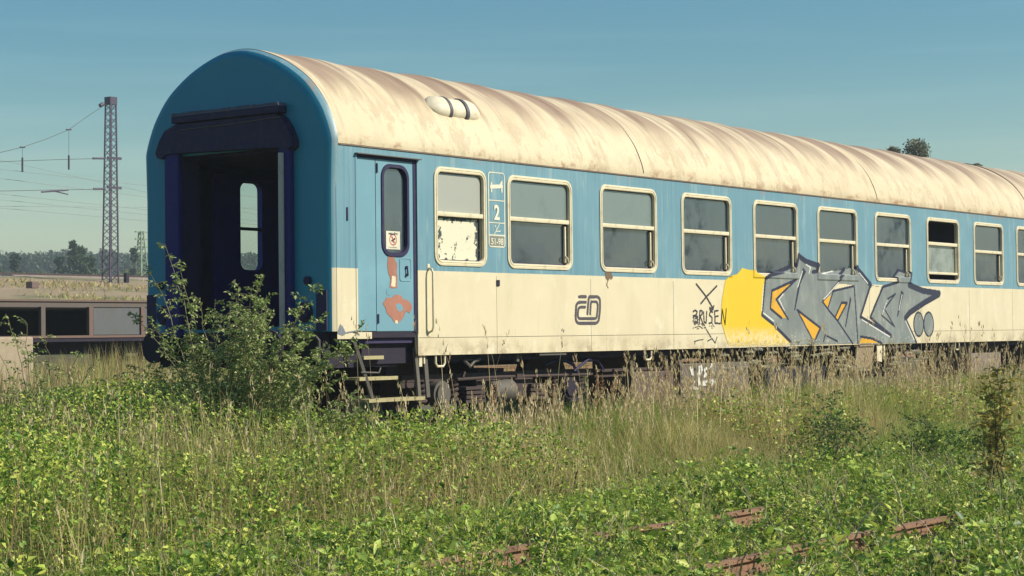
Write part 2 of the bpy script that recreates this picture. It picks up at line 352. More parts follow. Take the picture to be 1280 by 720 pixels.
# paint raster: small quads that follow the relief of the side
def relief_side(x, z): return np.full(x.shape, -.004)
def paint(name, shapes, cell, mats, parent, relief=relief_side, origin=(0, 0, 0)):
    P = []
    for s in shapes:
        if s[0] == 'ell': c, rx, rz = s[1:4]; P += [(c[0]-rx, c[1]-rz), (c[0]+rx, c[1]+rz)]
        else: P += list(s[1])
    P = np.array(P); pad = .06; x0, z0 = P.min(0)-pad; x1, z1 = P.max(0)+pad
    nx, nz = int((x1-x0)/cell), int((z1-z0)/cell)
    X, Z = np.meshgrid(x0+(np.arange(nx)+.5)*cell, z0+(np.arange(nz)+.5)*cell, indexing='ij')
    I = np.full(X.shape, -1)
    for s in shapes:
        if s[0] == 'poly':
            pts = np.array(s[1]); ins = np.zeros(X.shape, bool)
            for i in range(len(pts)):
                (ax, az), (bx, bz) = pts[i], pts[(i+1) % len(pts)]
                if az == bz: continue
                c = ((az > Z) != (bz > Z)) & (X < (bx-ax)*(Z-az)/(bz-az)+ax); ins ^= c
            I[ins] = s[2]
        elif s[0] == 'line':
            pts = s[1]; w = s[2]/2
            for (ax, az), (bx, bz) in zip(pts[:-1], pts[1:]):
                L = (bx-ax)**2+(bz-az)**2+1e-12; t = np.clip(((X-ax)*(bx-ax)+(Z-az)*(bz-az))/L, 0, 1)
                I[(X-ax-t*(bx-ax))**2+(Z-az-t*(bz-az))**2 < w*w] = s[3]
        elif s[0] == 'ell':
            c, rx, rz, k = s[1:]; I[((X-c[0])/rx)**2+((Z-c[1])/rz)**2 < 1] = k
    if relief is None: raise ValueError
    if name == 'graffiti':
        q = np.sin(X*61+3*np.sin(Z*83))*np.sin(Z*97+2*np.sin(X*47))+rng.normal(0, .45, X.shape); I[(I == 1) & (q > .35+np.clip((Z-.9)/.22, 0, 1)*3.2)] = -1; I[(I == 0) & (q > 1.25+np.clip((Z-.9)/.3, 0, 1)*1.2)] = 3
    ii, jj = np.nonzero(I >= 0)
    vid = -np.ones((nx+1, nz+1), int); corners = [(0, 0), (1, 0), (1, 1), (0, 1)]
    for a, b in corners: vid[ii+a, jj+b] = 0
    vi, vj = np.nonzero(vid == 0); vid[vi, vj] = np.arange(len(vi))
    vx, vz = x0+vi*cell, z0+vj*cell
    vy = np.minimum.reduce([relief(vx+dx, vz+dz) for dx in (-cell, 0, cell) for dz in (-cell, 0, cell)])
    F = np.stack([vid[ii+a, jj+b] for a, b in corners], 1)
    return mesh_np(name, np.stack([vx, vy, vz], 1), F, mats, parent, mi=I[ii, jj], origin=origin)
def S(org, sc, pts, y=0.0):
    r = []
    for a, b in pts:
        p = aty(org[0]+a/sc, org[1]+b/sc, y); r.append((p[0], p[2]))
    return r
def text_mesh(name, txt, x, z, h, parent, mat, y=-.004, bold=0, wx=1.0, origin=None):
    cu = bpy.data.curves.new(name, 'FONT'); cu.body = txt; cu.size = h*1.38; cu.offset = bold; cu.align_x = 'CENTER'; cu.resolution_u = 3
    o = bpy.data.objects.new(name, cu); me = bpy.data.meshes.new_from_object(o); bpy.data.objects.remove(o)
    me.name = name
    for v in me.vertices: v.co = Vector((v.co.x*wx, 0, v.co.y))
    me.materials.append(mat); ob = bpy.data.objects.new(name, me); SC.collection.objects.link(ob); place(ob, parent, (x, y, z)); return ob

# ------------------------------------------------------------------ terrain
def hgt(x, y):
    x = np.asarray(x, float); y = np.asarray(y, float)
    def ss(a, b, t): t = np.clip((t-a)/(b-a), 0, 1); return t*t*(3-2*t)
    h = -.5+.27*ss(-3.2, -1.2, y)-.0*y
    h = h+.12*ss(8, 14, y)+.95*ss(20, 30, y)
    h = h+np.where(y > 30, np.clip((y-30)/32, 0, 1)*3.26, 0)
    h = h-3.0*ss(74, 100, y)
    return h+.03*np.sin(x*1.3+y*.7)*np.cos(y*1.7-x*.4)+.12*np.sin(x*.23)*np.sin(y*.19)*ss(18, 30, np.abs(y))
def terrain():
    ax = np.unique(np.concatenate([np.linspace(-700, -60, 20), np.linspace(-60, 100, 321), np.linspace(100, 900, 40)]))
    ay = np.unique(np.concatenate([np.linspace(-700, -40, 20), np.linspace(-40, 110, 301), np.linspace(110, 800, 40)]))
    X, Y = np.meshgrid(ax, ay, indexing='ij'); V = np.stack([X, Y, hgt(X, Y)], -1).reshape(-1, 3)
    i, j = np.meshgrid(np.arange(len(ax)-1), np.arange(len(ay)-1), indexing='ij'); n = len(ay); a = (i*n+j).ravel()
    t = MT('ground_soil', (.09, .07, .045), .95, 0, .15); x, y, z = t.xyz()
    t.over((.08, .085, .035), t.ramp(t.noise(.35, 6), .42, .6), .8); t.over((.17, .13, .085), t.ramp(t.noise(1.3, 8, (1, 1, 1), .7), .5, .65), .7)
    slope = t.ramp(y, 30, 36)
    c0 = t.col
    t.col = t.rgb((.27, .205, .135)); t.over((.13, .14, .065), t.ramp(t.noise(.22, 6, (.5, 1, 1), .7), .5, .62), .75)
    t.over((.37, .28, .19), t.ramp(t.noise(.5, 7, (.4, 1, 1), .7), .5, .66), .7); t.over((.2, .12, .08), t.ramp(t.noise(.9, 7, (.6, 1, 1), .75), .6, .68), .7)
    c1 = t.col; t.col = c0; t.over(c1, slope)
    far = t.ramp(y, 78, 100); t.over((.09, .12, .05), far)
    t.bump(t.noise(6, 6), .5, .06); m = t.end()
    o = mesh_np('ground', V, np.stack([a, a+n, a+n+1, a+1], 1), m, smooth=True); tag(o, kind='structure')
terrain()

m = MB(); xs = np.linspace(-6, 60, 67)
m.rings([[(x, y, float(hgt(x, min(max(y, -1.3), 8)))+.03+dz) for y, dz in ((-1.5, -.2), (-1.1, .03), (-.2, .05), (1.4, .05), (3.0, .05), (4.0, .03), (4.6, -.2))] for x in xs], close=False)
tag(m.build('track_bed', simple('shaded_ballast', (.022, .016, .026), .95, (.05, .035, .03), .4, 3, bump=.4), fixn=False), kind='structure')  # near-black bed: the deep shade under the coach is put into its colour
# ------------------------------------------------------------------ coach
CW = 2.82; Z0 = .86; ZC = 3.081; L = 24.5
coach = empty('passenger_coach', (12.25, 1.41, -.2), 'abandoned blue and cream passenger railway coach with silver graffiti and a dirty pale roof', 'railway coach')
PROF = [(2.835, 3.08), (2.83, 3.17), (2.765, 3.35), (2.66, 3.54), (2.46, 3.77), (2.17, 3.965), (1.89, 4.09), (1.63, 4.165), (1.41, 4.185)]
PROF = PROF+[(2.82-y, z) for y, z in PROF[:-1][::-1]]
def spl(pts, n):
    pts = [Vector((a, b)) for a, b in pts]; k = len(pts); o_ = []
    for i in range(k-1):
        p0 = pts[max(i-1, 0)]; p1 = pts[i]; p2 = pts[i+1]; p3 = pts[min(i+2, k-1)]
        for s in range(n):
            t = s/n; o_.append(.5*((2*p1)+(-p0+p2)*t+(2*p0-5*p1+4*p2-p3)*t*t+(-p0+3*p1-3*p2+p3)*t**3))
    o_.append(pts[-1]); return [(p.x, p.y) for p in o_]
PR = spl(PROF, 4)     # far side -> near side, going over the top
def inset(pr, d, c=(1.41, 2.6)):
    r = []
    for y, z in pr:
        v = Vector((y-c[0], z-c[1])); v2 = v*(1-d/max(v.length, .01)); r.append((c[0]+v2.x, c[1]+v2.y))
    return r
# roof shell with shallow pressed ribs
def roof():
    xs = np.concatenate([[.11, .16], np.arange(.25, L-.11, .07), [L-.11]]); pr = np.array(PR); c = np.array([1.41, 2.4])
    V = []
    for x in xs:
        d = pr-c; ln = np.linalg.norm(d, axis=1, keepdims=True); n = d/ln
        up = np.clip((pr[:, 1:2]-3.35)/.5, 0, 1)
        rib = .008*np.cos(2*np.pi*x/.96)*up*(1 if x > .2 else 0)+.006*up*math.sin(x*2.1+1)
        q = pr+n*rib; V.append(np.stack([np.full(len(q), x), q[:, 0], q[:, 1]], 1))
    V = np.array(V); n = V.shape[1]; k = len(xs); V = V.reshape(-1, 3)
    i, j = np.meshgrid(np.arange(k-1), np.arange(n-1), indexing='ij'); a = (i*n+j).ravel()
    F = np.stack([a, a+1, a+n+1, a+n], 1)
    # inner skin
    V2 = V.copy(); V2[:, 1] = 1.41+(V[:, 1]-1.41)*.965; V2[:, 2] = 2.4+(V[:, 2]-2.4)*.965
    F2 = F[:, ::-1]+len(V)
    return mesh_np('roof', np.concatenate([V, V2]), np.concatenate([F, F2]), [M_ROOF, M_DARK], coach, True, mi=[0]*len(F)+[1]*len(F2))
roof_o = roof()
m = MB(); m.box((.12, -.012, 3.066), (L-.12, .02, 3.084)); m.box((.12, 2.80, 3.066), (L-.12, 2.832, 3.084)); m.build('gutter', simple('gutter_rust', (.17, .12, .09), .8, (.35, .2, .1), .5, 5), roof_o)
def ridge(): # welded seam across the roof
    m = MB()
    for xx in (5.9, 12.6, 18.9):
        m.tube([(xx, y, z+.004) for y, z in PR[2:-2]], .007, 5)
    m.build('seam', M_RUST, roof_o)
ridge()
M_VENT = simple('vent_paint', (.60, .53, .39), .55, (.34, .26, .17), .45, 9)
# roof ventilator on the near shoulder
def vent():
    # slope frame at the place on the roof
    ypos, zpos = .27, 3.66
    p = np.array(PR); k = np.argmin(abs(p[:, 0]-ypos)+(p[:, 1] < 3)*9); ty = p[k-1]-p[k+1]; ty = Vector((0, ty[0], ty[1])).normalized()
    base = Vector((0, p[k][0], p[k][1])); nrm = Vector((1, 0, 0)).cross(ty).normalized()
    if nrm.z < 0: nrm = -nrm
    def sect(x, w, h):
        return [Vector((x, 0, 0))+base+ty*(w*math.cos(a))+nrm*(h*math.sin(a)-.01) for a in [math.pi*i/12 for i in range(13)]]
    xs = [(1.880, .02, .01), (1.922, .10, .05), (1.989, .135, .085), (2.073, .15, .10), (2.157, .15, .10)]
    c = MB(); c.rings([sect(*a) for a in xs], close=False); c.rings([sect(*a) for a in ((2.191, .14, .09), (2.460, .14, .09))], close=False)
    c.rings([sect(*a) for a in ((2.510, .15, .10), (2.619, .15, .10), (2.695, .135, .085), (2.762, .10, .05), (2.804, .02, .01))], close=False)
    v = c.build('roof_vent', M_VENT, roof_o, True)
    c = MB()
    for x0 in (2.157, 2.460): c.rings([sect(x0, .155, .105), sect(x0+.05, .155, .105)], close=False); c.rings([sect(x0, .155, .105), sect(x0, .13, .08)], close=False); c.rings([sect(x0+.05, .155, .105), sect(x0+.05, .13, .08)], close=False)
    c.build('vent_band', simple('dark_band', (.07, .065, .08), .5), roof_o, True)
vent()

WIN = [(1.676, .945, 1.845, 2.945)]+[(3.01+1.902*i, 1.307, 1.84, 2.93) for i in range(10)]
def side(yo, name, wins, doors, mat):
    sg = 1 if yo < 1 else -1
    m = MB(); t = .05*sg
    def quad(x0, x1, z0, z1, o=0, mm=0):
        y = yo+o; m.add([(x0, y, z0), (x1, y, z0), (x1, y, z1), (x0, y, z1)], [[0, 1, 2, 3]], mm)
    def cell(x0, x1, z0, z1, w):
        wx, ww, wz0, wz1 = w; g = .025
        hole = rrect(wx+g, wx+ww-g, wz0+g, wz1-g, .1); cx, cz = wx+ww/2, (wz0+wz1)/2
        rim = []
        for px, pz in hole:
            dx, dz = px-cx, pz-cz
            sx = ((x1-cx) if dx > 0 else (x0-cx))/dx if abs(dx) > 1e-9 else 1e9
            sz = ((z1-cz) if dz > 0 else (z0-cz))/dz if abs(dz) > 1e-9 else 1e9
            s = min(sx, sz); rim.append([cx+dx*s, cz+dz*s])
        for c in ((x0, z0), (x1, z0), (x1, z1), (x0, z1)):   # snap the closest rim point to each corner
            k = min(range(len(rim)), key=lambda i: (rim[i][0]-c[0])**2+(rim[i][1]-c[1])**2); rim[k] = [c[0], c[1]]
        for off, mm in ((0, 0), (t, 1)):
            m.rings([[(a, yo+off, b) for a, b in rim], [(a, yo+off, b) for a, b in hole]], mm)
        m.rings([[(a, yo, b) for a, b in hole], [(a, yo+t, b) for a, b in hole]], 1)
    for off, mm in ((0, 0), (t, 1)):
        quad(.09, .40, 1.05, ZC, off, mm); quad(.40, 1.39, 2.985, ZC, off, mm); quad(.40, .63, 1.05, 1.12, off, mm)
        quad(1.39, L-.09, Z0, 1.75, off, mm) if wins else quad(1.39, L-.09, Z0, ZC, off, mm)
    if wins:
        x = 1.39
        for i, w in enumerate(wins):
            nx = (w[0]+w[1]+wins[i+1][0])/2 if i+1 < len(wins) else w[0]+w[1]+.3
            cell(x, nx, 1.75, ZC, w); x = nx
        quad(x, L-.09, 1.75, ZC); quad(x, L-.09, 1.75, ZC, t, 1)
    m.box((1.39, yo+.001*sg, Z0), (L-.09, yo+t, Z0+.02), 0); m.box((1.39, yo+.002*sg, Z0), (1.41, yo+t, ZC-.01), 0)
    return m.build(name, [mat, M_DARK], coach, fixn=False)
side(0, 'side_wall', WIN, True, M_LIV)
# far side with the entry door opening
m = MB()
for off, mm in ((0, 0), (-.05, 1)):
    y = CW+off
    for x0, x1, z0, z1 in ((.09, 1.0, 1.05, ZC), (1.0, 2.0, 2.97, ZC), (2.0, L-.09, Z0, ZC)):
        m.add([(x0, y, z0), (x1, y, z0), (x1, y, z1), (x0, y, z1)], [[0, 1, 2, 3]], mm)
m.build('side_wall', [M_LIV, M_DARK], coach, fixn=False)
m = MB(); y0, y1 = 2.70, 2.78; fd = rrect(1.40, 1.76, 1.87, 2.90, .09)
ring_o = []
for px, pz in fd:
    dx, dz = px-1.58, pz-2.385; sx = ((.46 if dx > 0 else -.46)/dx) if abs(dx) > 1e-9 else 1e9; sz = ((.59 if dz > 0 else -1.28)/dz) if abs(dz) > 1e-9 else 1e9
    s = min(sx, sz); ring_o.append([1.58+dx*s, 2.385+dz*s])
for c in ((1.12, 1.105), (2.04, 1.105), (2.04, 2.975), (1.12, 2.975)):
    k = min(range(len(ring_o)), key=lambda i: (ring_o[i][0]-c[0])**2+(ring_o[i][1]-c[1])**2); ring_o[k] = list(c)
for y in (y0, y1): m.rings([[(a, y, b) for a, b in ring_o], [(a, y, b) for a, b in fd]], 0)
m.rings([[(a, y0, b) for a, b in fd], [(a, y1, b) for a, b in fd]], 0)
m.box((1.0, y0, 1.105), (1.118, y1, 2.975))
fdo = m.build('door', M_FAR, coach); MB().box((1.40, 2.735, 1.87), (1.76, 2.742, 2.90)).build('door_window', M_CLEAR, fdo)
MB().box((1.40, 2.715, 2.34), (1.76, 2.76, 2.375)).build('window_bar', M_DARK, fdo)

# coach ends: flat face with gangway opening, rounded rim
def endwall(x, sg, name):
    m = MB(); body = [(2.82, 1.13), (2.82, 1.6), (2.82, 2.1), (2.82, 2.6)]+PR+[(0, 2.6), (0, 2.1), (0, 1.6), (0, 1.13)]
    n0 = len(body); bot = [(.5, 1.13), (1.41, 1.13), (2.3, 1.13)]; body = body+bot
    def ins(d): return [(1.41+(y-1.41)*(1-d/1.41), z-(d if z > 3.3 else (d*max(0, (z-2.6)/.7) if z > 2.6 else 0))) for y, z in body]
    R = [[(x+sg*a, y, z) for y, z in ins(d)] for a, d in ((.11, 0), (.075, .006), (.04, .024), (.012, .055), (0, .09))]
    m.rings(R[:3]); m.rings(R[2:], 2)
    op = []
    cy, cz = 1.41, 2.1
    for y, z in ins(.09):
        dy, dz = y-cy, z-cz; s = min((.79/abs(dy)) if abs(dy) > 1e-6 else 9e9, ((.97 if dz > 0 else .965)/abs(dz)) if abs(dz) > 1e-6 else 9e9)
        op.append((x, cy+dy*s, cz+dz*s))
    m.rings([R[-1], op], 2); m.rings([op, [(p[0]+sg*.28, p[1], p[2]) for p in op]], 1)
    return m.build(name, [M_LIV, M_DARK, M_END_SHADE], coach, True)
e = endwall(0, 1, 'end_wall'); endwall(L, -1, 'end_wall')
# interior: floor, ceiling, partitions
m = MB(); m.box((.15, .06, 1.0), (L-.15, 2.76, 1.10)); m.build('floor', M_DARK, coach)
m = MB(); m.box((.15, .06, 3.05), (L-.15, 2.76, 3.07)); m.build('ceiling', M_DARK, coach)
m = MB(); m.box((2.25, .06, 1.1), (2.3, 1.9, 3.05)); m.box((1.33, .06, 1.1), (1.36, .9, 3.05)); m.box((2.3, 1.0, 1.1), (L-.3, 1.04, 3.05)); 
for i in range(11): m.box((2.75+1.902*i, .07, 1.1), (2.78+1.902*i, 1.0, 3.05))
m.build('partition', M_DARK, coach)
MB().box((2.28, 1.92, 1.1), (2.32, 2.7, 3.05)).build('inner_door', M_DARK, coach)
M_BEL = simple('navy_rubber', (.012, .010, .13), .7, (.02, .02, .05), .4, 12)
# gangway: hood, header, side bellows
g = MB(); hood = [(2.53, 3.12), (2.50, 3.06), (2.43, 3.05), (2.36, 3.09), (2.2, 3.10), (1.4, 3.08), (.65, 3.06), (.55, 3.03), (.49, 3.02), (.43, 3.06), (.43, 3.13), (.50, 3.27), (.58, 3.37), (.66, 3.42), (1.4, 3.42), (2.2, 3.42), (2.38, 3.36), (2.47, 3.25)]
for a, b, d in ((-.10, -.05, .02), (-.05, .0, 0)): g.prism([(1.44+(y-1.44)*(1-d), 3.2+(z-3.2)*(1-d)) for y, z in hood], 'x', a, b)
gw = g.build('gangway_hood', M_RUB, coach)
g = MB(); g.box((-.13, .60, 3.425), (-.002, 2.22, 3.50), bev=.01); g.build('header_beam', M_RUB, gw)
g = MB()
for k in range(60):
    y = .61+k*.027; g.box((-.128, y, 3.50), (-.004, y+.018, 3.50+.028+.012*random.random()))
g.box((-.13, .60, 3.499), (-.003, 2.22, 3.51)); g.build('header_strip', simple('worn_strip', (.10, .11, .16), .8), gw)
MB().tube([(-.105, .6, 3.38), (-.108, 1.3, 3.355), (-.105, 2.1, 3.35)], .006, 5).build('edge_wire', M_GREYST, gw)
for a, b in ((.50, .66), (2.17, 2.39)):
    g = MB(); n = 9
    for k in range(n):
        x0 = -.07+k*.01
    g.box((-.08, a, 1.08), (-.003, b, 3.1), bev=.02); g.build('side_bellows', M_BEL, gw)
MB().tube([(-.095, .60, 3.0), (-.097, .60, 2.0), (-.095, .60, 1.05)], .032, 8).build('grab_pole', simple('pole_grey', (.42, .38, .36), .5), gw, True)
# end details
m = MB()
for yy, s in ((.13, 1), (2.69, -1)): m.box((-.006, yy-.07, 1.14), (.01, yy+.075, 1.56), 0)
m.build('recess_shade_panel', M_DARK, coach)  # thin dark panels set proud, painted as the shade of the corner step slots
for yy in (.36, 2.48):
    m = MB(); m.disc((-.01, yy, 1.33), (1, 0, 0), .105, .03); m.disc((-.03, yy, 1.33), (1, 0, 0), .075, .05)
    m.build('cable_socket', M_RUB, coach, True); MB().disc((-.012, yy-.05*(1 if yy < 1 else -1), 1.66), (1, 0, 0), .045, .05).build('socket_cap', M_RUB, coach, True)
for yy in (.535, 2.285):
    m = MB(); m.tube([(.1, yy, 1.0), (-.15, yy, 1.0), (-.18, yy, 1.0)], [.11, .11, .085], 16); m.tube([(-.18, yy, 1.0), (-.32, yy, 1.0)], .075, 16); m.disc((-.34, yy, .98), (1, 0, 0), .17, .04)
    m.build('buffer', M_UNDER, coach, True)
m = MB(); m.box((.0, .12, .86), (.10, 2.7, 1.135)); m.box((.1, .15, .75), (1.2, 2.67, .9)); m.build('headstock', M_UNDER, coach)
MB().tube([(-.06, .12, .80), (-.06, .12, 1.04), (-.06, .15, 1.07), (-.06, .45, 1.08)], .016, 8).build('shunter_handle', M_GREYST, coach, True)
# windows
def window(w, kind, first=False):
    wx, ww, z0, z1 = w; cx, cz = wx+ww/2, (z0+z1)/2; O = (cx, 0, cz)
    m = MB(); prof = [(0, .001), (.004, -.012), (.026, -.015), (.030, -.009), (.036, -.009), (.040, -.015), (.056, -.013), (.062, .0), (.064, .052)]
    m.rings([[(a, y, b) for a, b in rrect(wx+d, wx+ww-d, z0+d, z1-d, max(.13-d, .05))] for d, y in prof])
    fr = m.build('window', M_CREAMF, coach, True, O)
    zb = 2.42; g = .06
    if kind == 'open': zb = 2.49
    um = {'dusty': M_GLD, 'frost': M_GLF}.get(kind, M_GL); lm = M_PEEL if kind == 'frost' else M_GL
    # slim dark gasket, then panes
    rr = rrect(wx+g, wx+ww-g, z0+g, z1-g, .07)
    m = MB(); m.rings([[(a, .022, b) for a, b in rr], [(a, .022, b) for a, b in rrect(wx+g+.012, wx+ww-g-.012, z0+g+.012, z1-g-.012, .06)]]); m.build('gasket', M_RUB, fr, origin=O)
    if kind != 'open':
        m = MB(); m.add([(a, .026, b) for a, b in [p for p in rrect(wx+g, wx+ww-g, zb, z1-g, .06)]], [list(range(28))]); m.build('upper_pane', um, fr, origin=(cx, .026, (zb+z1)/2), fixn=False)
        m = MB(); m.add([(a, .05, b) for a, b in rrect(wx+g, wx+ww-g, z0+g, zb, .05)], [list(range(28))]); m.build('lower_pane', lm, fr, origin=(cx, .05, (z0+zb)/2), fixn=False)
        m = MB(); m.box((wx+.058, -.004, zb-.024), (wx+ww-.058, .045, zb+.026), bev=.008); m.build('crossbar', M_CREAMF, fr, True, O)
        m = MB()
        if kind != 'frost':
            m.box((wx+ww-.125, .018, z0+.09), (wx+ww-.098, .046, zb-.05), bev=.005); m.tube([(wx+ww-.112, .02, z0+.17), (wx+ww-.112, -.012, z0+.14), (wx+ww-.095, -.012, z0+.10)], .01, 6); m.build('latch_strip', M_CREAMF, fr, True, O)
            m = MB(); m.box((wx+ww-.097, .03, z0+.064), (wx+ww-.066, .049, zb-.03)); m.build('jamb_shade_strip', M_RUB, fr, origin=O)  # black strip painted in for the right jamb's shadow beside the lower pane
    else:
        m = MB(); m.add([(a, .05, b) for a, b in rrect(wx+g+.03, wx+ww-g-.03, 2.03, zb, .02)], [list(range(28))]); m.build('lowered_pane', M_GLF2, fr, origin=(cx, .05, 2.25), fixn=False)
        m = MB(); m.box((wx+.06, .0, zb-.02), (wx+ww-.06, .045, zb+.035), bev=.008); m.box((wx+.06, .0, 1.99), (wx+ww-.06, .045, 2.03), bev=.008)
        m.box((wx+.064, .02, 2.03), (wx+.09, .048, zb-.02)); m.box((wx+ww-.09, .02, 2.03), (wx+ww-.064, .048, zb-.02)); m.build('sash', M_CREAMF, fr, True, O)
    return fr
M_GLF2 = glass('streaked_glass', (.24, .27, .24), .9, (.3, .6), .1, rough=.12)
kinds = ['frost', 'dusty', 'dusty', 'plain', 'plain', 'plain', 'plain', 'open', 'plain', 'plain', 'plain']
lab = {0: 'narrow window with frosted upper pane and peeling white lower pane', 7: 'window slid half open with a dark gap above'}
for i, w in enumerate(WIN):
    f = window(w, kinds[i])
    if i in lab: f['label'] = lab[i]

# entry door
def pline(a, b): return (a, b)
m = MB(); D0, D1, E0, E1 = .415, 1.335, 1.13, 2.955; hole = rrect(.83, 1.245, 1.945, 2.895, .13); cx, cz = 1.0375, 2.42
rim = []
for px, pz in hole:
    dx, dz = px-cx, pz-cz; sx = (((D1-cx) if dx > 0 else (.725-cx))/dx) if abs(dx) > 1e-9 else 1e9; sz = (((E1-cz) if dz > 0 else (E0-cz))/dz) if abs(dz) > 1e-9 else 1e9
    s = min(sx, sz); rim.append([cx+dx*s, cz+dz*s])
for c in ((.725, E0), (D1, E0), (D1, E1), (.725, E1)):
    k = min(range(len(rim)), key=lambda i: (rim[i][0]-c[0])**2+(rim[i][1]-c[1])**2); rim[k] = list(c)
YD = .012
m.rings([[(a, YD, b) for a, b in rim], [(a, YD, b) for a, b in hole]]); m.rings([[(a, YD, b) for a, b in hole], [(a, YD+.035, b) for a, b in hole]])
m.box((D0, YD, E0), (.717, YD+.035, E1), bev=.003); m.box((.717, YD+.006, E0), (.725, YD+.03, E1)); m.box((.726, YD+.003, E0-.004), (D1, YD+.034, E0+.01)); m.box((D1-.01, YD+.002, E0), (D1+.001, YD+.034, E1))
def doorm():
    t = MT('door_paint', (.145, .285, .35), .4, 0, .45)
    t.over((.19, .36, .43), t.ramp(t.noise(1.5, 4), .45, .7), .5); t.over((.10, .2, .25), t.ramp(t.noise(6, 8, (1, 1, .6), .75), .66, .72), .5)
    t.bump(t.noise(1.6, 2), .3, .02); return t.end()
M_DOOR = doorm(); door = m.build('door', M_DOOR, coach, fixn=True)
m = MB(); m.rings([[(a, y, b) for a, b in rrect(.83+d, 1.245-d, 1.945+d, 2.895-d, .13-d*.6)] for d, y in ((-.022, YD+.001), (-.018, YD-.012), (.016, YD-.012), (.028, YD+.03))]); m.build('window_seal', M_RUB, door, True)
m = MB(); m.add([(a, YD+.028, b) for a, b in rrect(.85, 1.225, 1.965, 2.875, .11)], [list(range(28))]); m.build('door_window', M_GL, door, origin=(1.04, YD+.028, 2.42), fixn=False)
m = MB()
for z in (2.86, 1.26): m.box((.735, YD-.012, z-.05), (.752, YD, z+.05))
m.build('hinge', M_RUB, door)
m = MB(); lp = S((400, 160), 3.6, [(360, 583), (414, 585), (414, 695), (360, 690)]); x0, x1 = lp[0][0], lp[1][0]; z0, z1 = lp[3][1], lp[0][1]
m.rings([[(a, y, b) for a, b in rrect(x0+d, x1-d, z0+d, z1-d, .03)] for d, y in ((0, YD), (.004, YD-.006), (.012, YD-.006), (.016, YD-.0015))], cap1=True); lpo = m.build('lock_plate', M_DOOR, door, True)
m = MB(); xm = (x0+x1)/2+.012
for z in (z0+.27*(z1-z0), z0+.60*(z1-z0)): m.disc((xm, YD-.01, z), (0, 1, 0), .016, .02, 12)
m.bar((xm, YD-.02, z0+.58*(z1-z0)), (xm+.01, YD-.02, z0+.25*(z1-z0)), .012, .012); m.build('door_handle', M_RUB, door, True)
RD = lambda x, z: np.full(x.shape, YD-.003)
Z6 = ((400, 330), 3.787)
sh = [('poly', S(*Z6, [(325, -42), (352, -42), (358, -20), (368, 0), (366, 40), (370, 60), (368, 112), (350, 116), (333, 110), (338, 70), (328, 45), (322, 10)]), 0),
      ('poly', S(*Z6, [(345, 55), (362, 60), (360, 108), (340, 104)]), 1),
      ('poly', S(*Z6, [(300, 185), (312, 172), (318, 158), (345, 160), (360, 143), (388, 150), (395, 165), (420, 172), (436, 190), (440, 208), (428, 232), (410, 222), (398, 255), (372, 280), (352, 272), (343, 255), (322, 236), (312, 205)]), 0),
      ('poly', S(*Z6, [(362, 192), (372, 186), (388, 190), (398, 215), (382, 226), (368, 215)]), 2), ('poly', S(*Z6, [(358, 268), (370, 266), (372, 282), (360, 281)]), 1), ('poly', S(*Z6, [(318, 122), (330, 118), (348, 135), (335, 150), (320, 145)]), 2)]
paint('bare_paint_patch', sh, .006, [M_PATCH, M_CREAMF, M_DOOR], door, RD)
YG = YD+.022; st = ((470, 280), 14.4)
q = S(*st, [(222, 118), (475, 122), (475, 460), (222, 458)]); sx0, sx1, sz0, sz1 = q[0][0], q[1][0], q[2][1], q[0][1]; cxs, czs = (sx0+sx1)/2, (sz0+sz1)/2+.004
sw, shh = sx1-sx0, sz1-sz0
sticker = [('poly', [(sx0, sz0), (sx1, sz0), (sx1, sz1), (sx0, sz1)], 0), ('ell', (cxs, czs), sw*.27, sw*.27, 1), ('ell', (cxs, czs), sw*.21, sw*.21, 0),
           ('line', [(cxs-.02, czs-.01), (cxs+.03, czs+.012)], .022, 2), ('line', [(cxs-.012, czs+.03), (cxs+.004, czs-.03)], .014, 2), ('line', [(cxs-.04, czs+.045), (cxs+.04, czs-.045)], .012, 1)]
so_ = paint('sticker', sticker, .003, [M_SIGNW, M_REDINK, M_INK], door, lambda x, z: np.full(x.shape, YG))
text_mesh('sticker_text', 'NEKUŘTE', cxs, sz1-.04, .022, door, M_INK, YG-.002, .0006, 1.1); text_mesh('sticker_text', 'NO SMOKING', cxs, sz0+.014, .014, door, M_INK, YG-.002)
m = MB(); m.box((1.337, .006, 1.12), (1.388, .05, 2.985)); m.build('door_jamb_shade', M_RUB, coach)  # dark strip standing in for the shaded reveal right of the door
m = MB(); m.box((.385, -.006, 1.12), (.412, .05, 2.99), bev=.003); m.box((1.386, -.008, 1.1), (1.402, .04, 3.0), bev=.003); m.build('door_frame', M_LIV, coach)
m = MB(); m.box((.38, -.045, 2.985), (1.43, .0, 2.997), bev=.003); m.box((.40, .0, 2.957), (1.39, .05, 2.99), 1); m.build('drip_rail_and_shadow', [M_GREYST, M_RUB], coach)  # rail, with a black box below it painted in as its shadow line
m = MB(); m.box((.42, .02, 1.06), (1.38, .3, 1.128)); m.build('door_sill', M_UNDER, coach)
m = MB(); m.tube([(1.575, 0, 1.815), (1.575, -.05, 1.80), (1.575, -.065, 1.76), (1.575, -.065, 1.17), (1.575, -.05, 1.13), (1.575, 0, 1.11)], .013, 8)
m.box((1.555, -.006, 1.79), (1.595, .0, 1.86)); m.box((1.555, -.006, 1.07), (1.595, 0, 1.14)); m.build('handrail', M_CREAMF, coach, True)
p = S((400, 330), 3.787, [(842, 88)])[0]
MB().box((p[0]-.03, -.012, p[1]-.04), (p[0]+.025, 0, p[1]+.03), bev=.003).build('label_clip', M_UNDER, coach)
MB().box((.245, -.01, 2.28), (.265, 0, 2.42), bev=.003).build('lamp_bracket', M_RUB, coach)
m = MB(); m.box((1.40, -.0025, 1.052), (L-.1, -.0005, 1.056)); m.build('panel_seam', M_RUST, coach)
m = MB()
